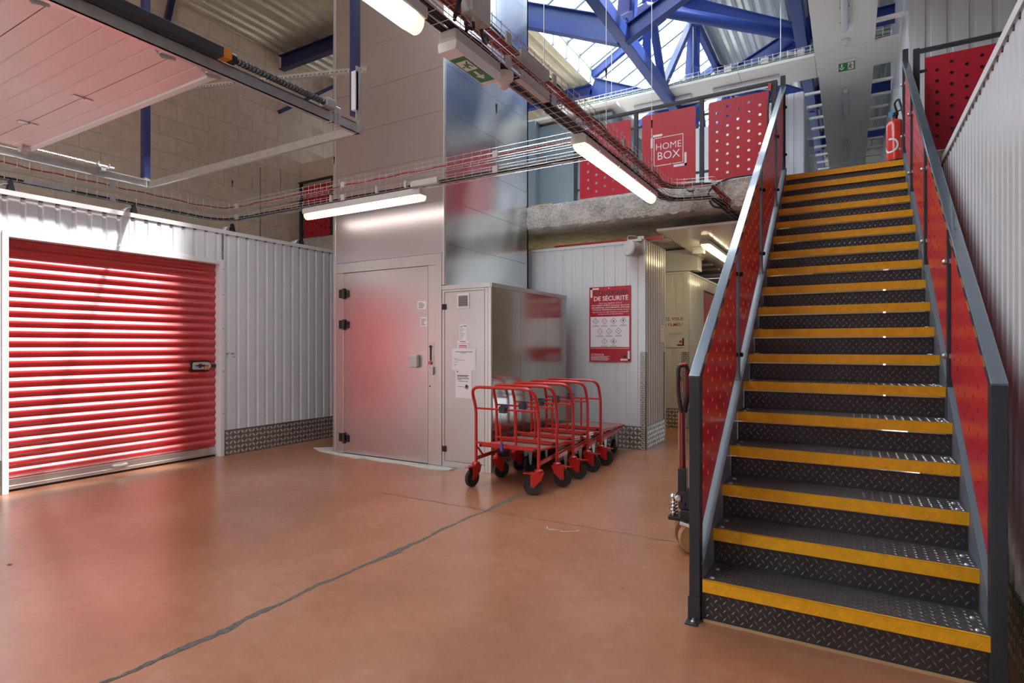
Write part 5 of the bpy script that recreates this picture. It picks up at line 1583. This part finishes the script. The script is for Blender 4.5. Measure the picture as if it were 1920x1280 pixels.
def detector(label, x, y, z, r=0.05, m='dome', drop=0.05):
    t = thing('smoke_detector', label, 'detector', (x, y, z), 'round detectors')
    MB().lathe([(r, 0), (r * 1.02, -drop * .3), (r * 0.96, -drop * .62), (r * 0.72, -drop * .80)], (x, y, z), (0, 0, 1), 24).build('base', m, t, smooth=True)
    MB().lathe([(r * 0.62, -drop * .80), (r * 0.60, -drop * 1.15), (r * 0.40, -drop * 1.42), (0.0, -drop * 1.5)], (x, y, z), (0, 0, 1), 20).build('sensor_dome', m, t, smooth=True)
    return t
de = detector('white domed motion detector hung under the red cable tray', TX + 0.01, 2.91, 2.915, 0.058, drop=0.062)
MB().box(TX - 0.01, TX + 0.03, 2.86, 2.92, 2.912, 2.955).build('mount', 'cableblack', de)
detector('round detector on the upper ceiling between the strip lamp and the exit sign', -0.05, 9.24, 5.556, 0.055, drop=0.05, m='lampoff')
detector('round detector on the seam of the farther upper ceiling panels', -0.06, 12.79, 5.556, 0.07, drop=0.045, m='white')
dd = thing('emergency_lamp', 'small clear emergency lamp on the corridor ceiling beside the lit strip lamp', 'lamp', (-1.82, 8.45, 2.68))
MB().box(-1.955, -1.775, 8.40, 8.50, 2.685, 2.714).build('base', 'white', dd, bevel=0.006)
MB().box(-1.95, -1.78, 8.405, 8.495, 2.615, 2.685).build('diffuser', 'lampoff', dd, bevel=0.012)

# emergency exit lamp under tray 2
em = thing('exit_lamp', 'box-shaped emergency exit lamp under the red cable tray', 'exit sign', (TX + 0.02, 2.58, 2.88))
EX = TX + 0.0; EY0, EY1 = 2.36, 2.80
MB().box(EX - 0.055, EX + 0.060, EY0, EY1, 2.860, 2.920).build('housing', 'greyplastic', em, bevel=0.012)
dfm = MB(); prof = [(0.058, 2.862), (0.060, 2.84), (0.053, 2.812), (-0.053, 2.812), (-0.058, 2.84), (-0.055, 2.862)]
vs = [(EX + x, y, z) for y in (EY0 + 0.004, EY1 - 0.004) for x, z in prof]; n = len(prof)
dfm.add(vs, [tuple(range(n)), tuple(range(2 * n - 1, n - 1, -1))] + [(i, (i + 1) % n, (i + 1) % n + n, i + n) for i in range(n)])
dif = dfm.build('diffuser', 'paper', em, smooth=True)
fE = lambda u, v, o: (EX + 0.052 - v, EY0 + u, 2.812 - o)
gm = MB(); rect(gm, fE, 0.09, 0.39, 0.006, 0.098, 0.0005, 0.0015); gm.build('sign_field', 'green', dif)
wm = MB()
rect(wm, fE, 0.13, 0.235, 0.016, 0.088, 0.0016, 0.0024)
flat_poly(wm, fE, [(0.255, 0.045), (0.31, 0.045), (0.31, 0.025), (0.355, 0.052), (0.31, 0.08), (0.31, 0.06), (0.255, 0.06)], 0.0016, 0.0024)
wm.build('arrow_mark', 'whiteink', dif)
gm = MB(); gm.cyl(fE(0.19, 0.075, 0.002), fE(0.19, 0.075, 0.003), 0.008, 10)
flat_poly(gm, fE, [(0.15, 0.06), (0.20, 0.064), (0.225, 0.05), (0.205, 0.046), (0.19, 0.05), (0.185, 0.036), (0.21, 0.026), (0.20, 0.02), (0.165, 0.034), (0.14, 0.02), (0.135, 0.028), (0.165, 0.048)], 0.0024, 0.003)
gm.build('running_figure', 'green', dif)
# junction box with its cable loops, hung on the tray above the exit lamp
jb = thing('junction_box', 'grey junction box with looped black cables above the exit lamp', 'junction box', (TX + 0.08, 2.50, 3.0))
MB().box(TX + 0.075, TX + 0.145, 2.38, 2.56, 2.985, 3.165).build('box_body', 'greyplastic', jb, bevel=0.008)
for p, q, r_ in (((2.44, 2.965), (2.44, 2.99), 0.013), ((2.52, 2.965), (2.52, 2.99), 0.013), ((2.365, 3.12), (2.385, 3.12), 0.012), ((2.365, 3.06), (2.385, 3.06), 0.012)):
    MB().cyl((TX + 0.11, *p), (TX + 0.11, *q), r_, 8).build('cable_gland', 'greyplastic', jb)
lc = MB()
lc.tube(fillet([(TX + 0.11, 2.44, 2.97), (TX + 0.11, 2.45, 2.93), (TX + 0.10, 2.39, 2.92), (TX + 0.09, 2.40, 2.965), (TX + 0.06, 2.46, 2.945), (TX + 0.0, 2.50, 2.935)], 0.03, 5), 0.009, 8)
lc.tube(fillet([(TX + 0.11, 2.52, 2.97), (TX + 0.11, 2.53, 2.92), (TX + 0.09, 2.60, 2.925), (TX + 0.09, 2.61, 2.98), (TX + 0.05, 2.60, 3.0)], 0.03, 5), 0.009, 8)
lc.tube(fillet([(TX + 0.11, 2.37, 3.12), (TX + 0.11, 2.33, 3.11), (TX + 0.09, 2.33, 3.0), (TX + 0.06, 2.35, 2.96)], 0.03, 5), 0.009, 8)
lc.tube(fillet([(TX + 0.11, 2.37, 3.06), (TX + 0.11, 2.34, 3.05), (TX + 0.08, 2.34, 2.98), (TX + 0.05, 2.36, 2.95)], 0.03, 5), 0.009, 8)
lc.build('loop_cable', 'cableblack', jb, smooth=True)

# upper exit sign
ex = thing('exit_sign', 'small green exit sign hung from the upper ceiling band above the stairs', 'exit sign', (-0.04, 9.9, 5.5))
fX = frame_front(0, 9.88, 0)
MB().box(-0.150, 0.080, 9.86, 9.91, 5.515, 5.558).build('housing', 'white', ex, bevel=0.004)
bo = rect(MB(), fX, -0.140, 0.070, 5.395, 5.515, -0.004, 0.004).build('sign_plate', 'green', ex)
wm = MB(); rect(wm, fX, -0.108, -0.088, 5.450, 5.500, 0.004, 0.006); flat_poly(wm, fX, [(-0.128, 5.455), (-0.128, 5.438), (-0.098, 5.412), (-0.068, 5.438), (-0.068, 5.455), (-0.098, 5.430)], 0.004, 0.006)
rect(wm, fX, -0.020, 0.055, 5.405, 5.505, 0.004, 0.006); wm.build('arrow_mark', 'whiteink', bo)
gm = MB(); gm.cyl(fX(0.010, 5.485, 0.006), fX(0.010, 5.485, 0.0075), 0.009, 8)
flat_poly(gm, fX, [(-0.012, 5.468), (0.022, 5.472), (0.045, 5.455), (0.026, 5.452), (0.018, 5.458), (0.014, 5.440), (0.032, 5.428), (0.026, 5.415), (0.002, 5.432), (-0.010, 5.412), (-0.016, 5.418), (-0.002, 5.448)], 0.006, 0.0075)
gm.build('running_figure', 'green', bo)

# ================================================================== FIRE EXTINGUISHER at the stair head
XE, YE, ZE = 0.472, 8.22, 3.42
fx = thing('fire_extinguisher', 'red fire extinguisher hung on the wall corner at the stair head', 'extinguisher', (XE, YE, ZE))
R = 0.092
MB().lathe([(0.0, 0.0), (R * .85, 0.0), (R, 0.012), (R, 0.09)], (XE, YE, ZE), (0, 0, 1), 28).build('base_skirt', 'black', fx, smooth=True)
MB().lathe([(R * 1.002, 0.085), (R * 1.002, 0.50), (R * .94, 0.535), (R * .70, 0.565), (R * .34, 0.580), (0.0, 0.582)], (XE, YE, ZE), (0, 0, 1), 32).build('cylinder', 'extred', fx, smooth=True)
vl = MB().cyl((XE, YE, ZE + 0.575), (XE, YE, ZE + 0.63), 0.026, 12); vl.box(XE - 0.03, XE + 0.03, YE - 0.04, YE + 0.02, ZE + 0.62, ZE + 0.65); vl.bar((XE - 0.02, YE, ZE + 0.655), (XE + 0.09, YE, ZE + 0.70), 0.02, 0.012)
vl.build('valve_head', 'black', fx, bevel=0.003)
pin = MB()
for k in range(4): pin.tube(arc((XE - 0.05 + 0.012 * (k % 2), YE - 0.03, ZE + 0.63 + 0.012 * k), 0.022, 0, 2 * pi, 12, (0.8, -0.3, 0), (0, 0.3, 0.8)), 0.005, 5)
pin.build('blue_seal', mat('pale_blue_tag', (0.12, 0.40, 0.62), 0.4), fx, smooth=True)
ho = MB().tube(fillet([(XE + 0.02, YE - 0.03, ZE + 0.63), (XE - 0.015, YE - 0.05, ZE + 0.76), (XE + 0.03, YE - 0.07, ZE + 0.80), (XE + 0.07, YE - 0.075, ZE + 0.62), (XE + 0.085, YE - 0.085, ZE + 0.40), (XE + 0.100, YE - 0.06, ZE + 0.12)], 0.08, 6), 0.012, 10)
ho.cyl((XE + 0.100, YE - 0.06, ZE + 0.16), (XE + 0.105, YE - 0.055, ZE + 0.05), 0.018, 12, 0.022)
ho.build('hose', 'black', fx, smooth=True)
# printed ring on the cylinder
def onc(g, z): return (XE + (R + 0.002) * sin(g), YE - (R + 0.002) * cos(g), ZE + z)
rg = MB(); n = 24
for k in range(n):
    a0, a1 = 2 * pi * k / n, 2 * pi * (k + 1) / n
    if 0.55 * pi < a0 % (2 * pi) < 0.95 * pi: continue
    q = [onc(-0.62 + 0.92 * rr_ * cos(a), 0.255 + 0.088 * rr_ * sin(a)) for rr_, a in ((1, a0), (1, a1), (0.76, a1), (0.76, a0))]
    rg.quad(*q)
rg.build('ring_mark', 'whiteink', fx, fix=False)
bd = MB(); bd.add([onc(0.42 + 0.16 * cos(k * pi / 4), 0.20 + 0.016 * sin(k * pi / 4)) for k in range(8)], [tuple(range(8))]); bd.build('inspection_badge', 'greyplastic', fx, fix=False)
MB().box(XE + 0.05, 0.596, YE + 0.0, YE + 0.03, ZE + 0.42, ZE + 0.45).build('wall_hook', 'galv', fx)

# ================================================================== OVERHEAD SECTIONAL DOOR in its ceiling tracks
ov = thing('sectional_door', 'open overhead sectional door lying in its ceiling tracks above the left wall', 'garage door', (-4.65, 1.5, 2.98))
DZ = 2.975; DX0, DX1 = -6.03, -3.27
yb = [2.135, 1.865, 1.27, 0.66, 0.05, -0.56, -1.15]
for i, (a, b) in enumerate(zip(yb, yb[1:])):
    grooves = 2 if i == 0 else 5
    pts = []
    lo, hi = b + 0.003, a - 0.003
    step = (hi - lo) / grooves
    prof = [(lo, 0.0)]
    for g in range(1, grooves):
        yy = lo + g * step
        prof += [(yy - 0.008, 0.0), (yy - 0.002, 0.004), (yy + 0.002, 0.004), (yy + 0.008, 0.0)]
    prof += [(hi, 0.0)]
    outl = prof + [(hi, 0.04), (lo, 0.04)]
    n = len(outl)
    vs = [(x, y, DZ + z) for x in (DX0, DX1) for y, z in outl]
    sec = MB().add(vs, [tuple(range(n)), tuple(range(2 * n - 1, n - 1, -1))] + [(k, (k + 1) % n, (k + 1) % n + n, k + n) for k in range(n)]).build('door_section', 'bouncedoor', ov)
    if i == 0:
        MB().box(DX0, DX1, 2.10, 2.145, DZ - 0.014, DZ + 0.045).build('edge_profile', 'trim', sec, bevel=0.003)
    else:
        MB().box(DX0 + 0.02, DX1 - 0.02, a - 0.010, a + 0.010, DZ + 0.004, DZ + 0.03).build('section_joint', 'seam', sec)
        for x in ((-5.32, -4.47) if i < 4 else ()):
            h = MB().box(x - 0.022, x + 0.022, a - 0.06, a + 0.06, DZ - 0.007, DZ - 0.001); h.cyl((x - 0.025, a, DZ - 0.008), (x + 0.025, a, DZ - 0.008), 0.008, 8)
            h.build('hinge', 'galv', sec)
    if i < 4:
        for x, s in ((DX1, 1), (DX0, -1)):
            h = MB().box(x - s * 0.09, x - s * 0.01, a - 0.09, a - 0.03, DZ - 0.03, DZ - 0.001)
            h.poly([(x - s * 0.12, a - 0.10, DZ - 0.002), (x - s * 0.06, a - 0.02, DZ - 0.002), (x - s * 0.02, a - 0.03, DZ - 0.06), (x - s * 0.06, a - 0.09, DZ - 0.06)], (0, 0, 0.004))
            h.cyl((x - s * 0.04, a - 0.06, DZ - 0.018), (x + s * 0.06, a - 0.06, DZ - 0.018), 0.009, 8)
            h.build('roller_bracket', 'greyplastic', sec)
RZ = 2.90
for x, s in ((-3.195, -1), (-6.14, 1)):
    mb = MB().box(x - 0.004, x + 0.004, -1.2, 3.15, RZ, RZ + 0.075)
    mb.box(x - 0.004 if s > 0 else x - 0.034, x + 0.034 if s > 0 else x + 0.004, -1.2, 3.15, RZ, RZ + 0.005)
    mb.box(x - 0.004 if s > 0 else x - 0.034, x + 0.034 if s > 0 else x + 0.004, -1.2, 3.15, RZ + 0.068, RZ + 0.074)
    mb.build('track', 'galv', ov)
MB().box(-6.16, -3.17, 3.13, 3.155, RZ, RZ + 0.065).build('track_tie', 'galv', ov)
MB().box(-3.20, -3.13, -1.2, 2.02, RZ + 0.078, RZ + 0.135).build('spring_housing', 'anth', ov, bevel=0.004)
def coil(p, q, r, turns, wr):
    p, q = Vector(p), Vector(q); n = turns * 10
    return MB().tube([p + (q - p) * (i / n) + Vector((r * cos(i * 2 * pi / 10), 0, r * sin(i * 2 * pi / 10))) for i in range(n + 1)], wr, 5)
MB().box(-3.20, -3.13, 2.02, 2.07, RZ + 0.082, RZ + 0.132).build('buffer_mark', 'orange', ov)
b_ = MB().lathe([(0.034, 0), (0.034, 0.035), (0.020, 0.04)], (-3.165, 2.07, RZ + 0.105), (0, 1, 0), 16).build('buffer', 'black', ov, smooth=True)
c_ = coil((-3.165, 2.10, RZ + 0.105), (-3.165, 2.83, RZ + 0.105), 0.018, 30, 0.006)
c_.build('buffer_spring', 'anth', ov, smooth=True)
MB().cyl((-3.165, 2.07, RZ + 0.105), (-3.165, 2.93, RZ + 0.105), 0.009, 8).build('spring_rod', 'galv', ov, smooth=True)
h = MB().box(-3.205, -3.125, 2.78, 2.86, RZ + 0.072, RZ + 0.13)
for y in (2.86, 2.90, 2.94): h.box(-3.235, -3.188, y, y + 0.022, RZ - 0.004, RZ + 0.12)
h.build('spring_bracket', 'galv', ov, bevel=0.003)
c_ = coil((-6.08, 2.16, RZ + 0.10), (-6.08, 2.66, RZ + 0.10), 0.012, 30, 0.004); c_.cyl((-6.08, 2.14, RZ + 0.10), (-6.08, 2.80, RZ + 0.10), 0.009, 8)
c_.build('buffer_spring', 'galv', ov, smooth=True)
h = MB().box(-6.11, -6.05, 2.66, 2.75, RZ + 0.078, RZ + 0.090); h.box(-6.13, -6.05, 2.68, 2.72, RZ + 0.05, RZ + 0.085); h.box(-6.115, -6.045, 2.655, 2.662, RZ + 0.08, RZ + 0.125); h.box(-6.115, -6.045, 2.745, 2.752, RZ + 0.08, RZ + 0.125)
h.build('spring_bracket', 'galv', ov)
hp = MB().box(-6.22, -6.15, 3.11, 3.17, RZ + 0.11, 6.36).build('hanger_post', 'darkblue', ov)
h = MB().box(-6.185, -6.155, 3.12, 3.16, RZ + 0.01, RZ + 0.14); h.box(-6.20, -6.10, 3.105, 3.112, RZ - 0.01, RZ + 0.07); h.cyl((-6.17, 3.104, RZ + 0.035), (-6.17, 3.10, RZ + 0.035), 0.010, 8); h.cyl((-6.13, 3.104, RZ + 0.035), (-6.13, 3.10, RZ + 0.035), 0.010, 8)
h.build('corner_bracket', 'bolt', ov)
MB().box(-3.275, -3.225, 3.13, 3.19, 3.05, 6.36).build('hanger_post', 'darkblue', ov)
MB().box(-3.228, -3.185, 3.10, 3.13, 3.07, 3.36).build('hanger_channel', 'trim', ov)
h = MB().box(-3.195, -3.185, 3.11, 3.15, RZ + 0.0, 3.40); h.box(-3.20, -3.15, 3.112, 3.118, RZ, RZ + 0.09); h.build('corner_bracket', 'galv', ov)
# slotted brace between the tracks
sb = MB().bar((-5.75, 3.3, 3.885), (-3.26, 3.3, 3.47), 0.004, 0.05); sb.bar((-5.75, 3.28, 3.86), (-3.26, 3.28, 3.445), 0.04, 0.004)
sb = sb.build('slotted_angle', 'galv', ov)
so = MB()
for i in range(46):
    f = i / 46; x = -5.7 + 2.4 * f; z = 3.885 - 0.4155 * (x + 5.75) / 2.49
    so.box(x, x + 0.028, 3.2965, 3.2975, z - 0.006 - 0.002, z + 0.004)
so.build('slot_marks', 'seam', sb)

# ================================================================== PROPS ON THE BOX TOPS
lab = ['dark wedge bracket with pale sheet on the white wall top, above the shutter left edge', 'dark wedge bracket with pale sheet above the middle of the red shutter', 'dark wedge bracket with pale sheet on the white wall top, just right of the shutter', 'dark wedge bracket with pale sheet on the white wall top, next to the lift']
for y, l in zip((2.13, 3.15, 4.26, 5.27), lab):
    t = thing('wall_bracket', l, 'bracket', (WX, y, 2.665), 'brackets along the white wall top')
    MB().poly([(WX - 0.04, y - 0.030, 2.667), (WX - 0.04, y + 0.030, 2.667), (WX - 0.05, y + 0.010, 2.775), (WX - 0.05, y - 0.006, 2.775)], (-0.05, 0, 0)).build('wedge', 'black', t)
    vs = []
    for k in range(9):
        g = pi * k / 8
        for dx_ in (0, -0.10): vs.append((WX - 0.07 + dx_, y - 0.02 + 0.065 * cos(g), 2.667 + 0.075 * sin(g)))
    o = MB().add(vs, [(2 * k, 2 * k + 1, 2 * k + 3, 2 * k + 2) for k in range(8)]).build('bent_sheet', 'trim', t, smooth=True, fix=False)
    md = o.modifiers.new('thickness', 'SOLIDIFY'); md.thickness = 0.003

# ================================================================== TRAY OVER THE UPPER CEILING BAND
trC = thing('cable_tray', 'wire cable tray with green cables on top of the upper ceiling band', 'cable tray', (-2.5, 9.58, 5.62), 'wire cable trays')
pC = [Vector((-4.9, 9.56, 5.61)), Vector((0.5, 9.56, 5.61))]
basket(trC, pC, 0.14, 0.10, r=0.004)
for i in range(3): cable(trC, pC, 0.012, 'cablegreen', -0.04 + 0.03 * i, 0.01, seed=60 + i, wob=0.012)
for x, w_ in ((-1.65, 0.10), (-1.12, 0.11), (-0.62, 0.10)):
    MB().box(x - w_ / 2, x + w_ / 2, 9.50, 9.53, 5.608, 5.70).build('tray_cover', 'greyplastic', trC)
for x in (-3.6, -2.2, -0.9): MB().tube([(x, 9.56, 5.7), (x, 9.56, 6.5)], 0.004, 5).build('suspension_wire', 'galv', trC)
# clear sheet on the left side of the upper corridor
gs = thing('clear_partition', 'clear plastic sheet on the left side of the upper corridor', 'partition', (-0.60, 12, 3.16))
MB().box(-0.60, -0.594, 10.75, 12.6, 3.165, 5.35).build('sheet', 'clear', gs)
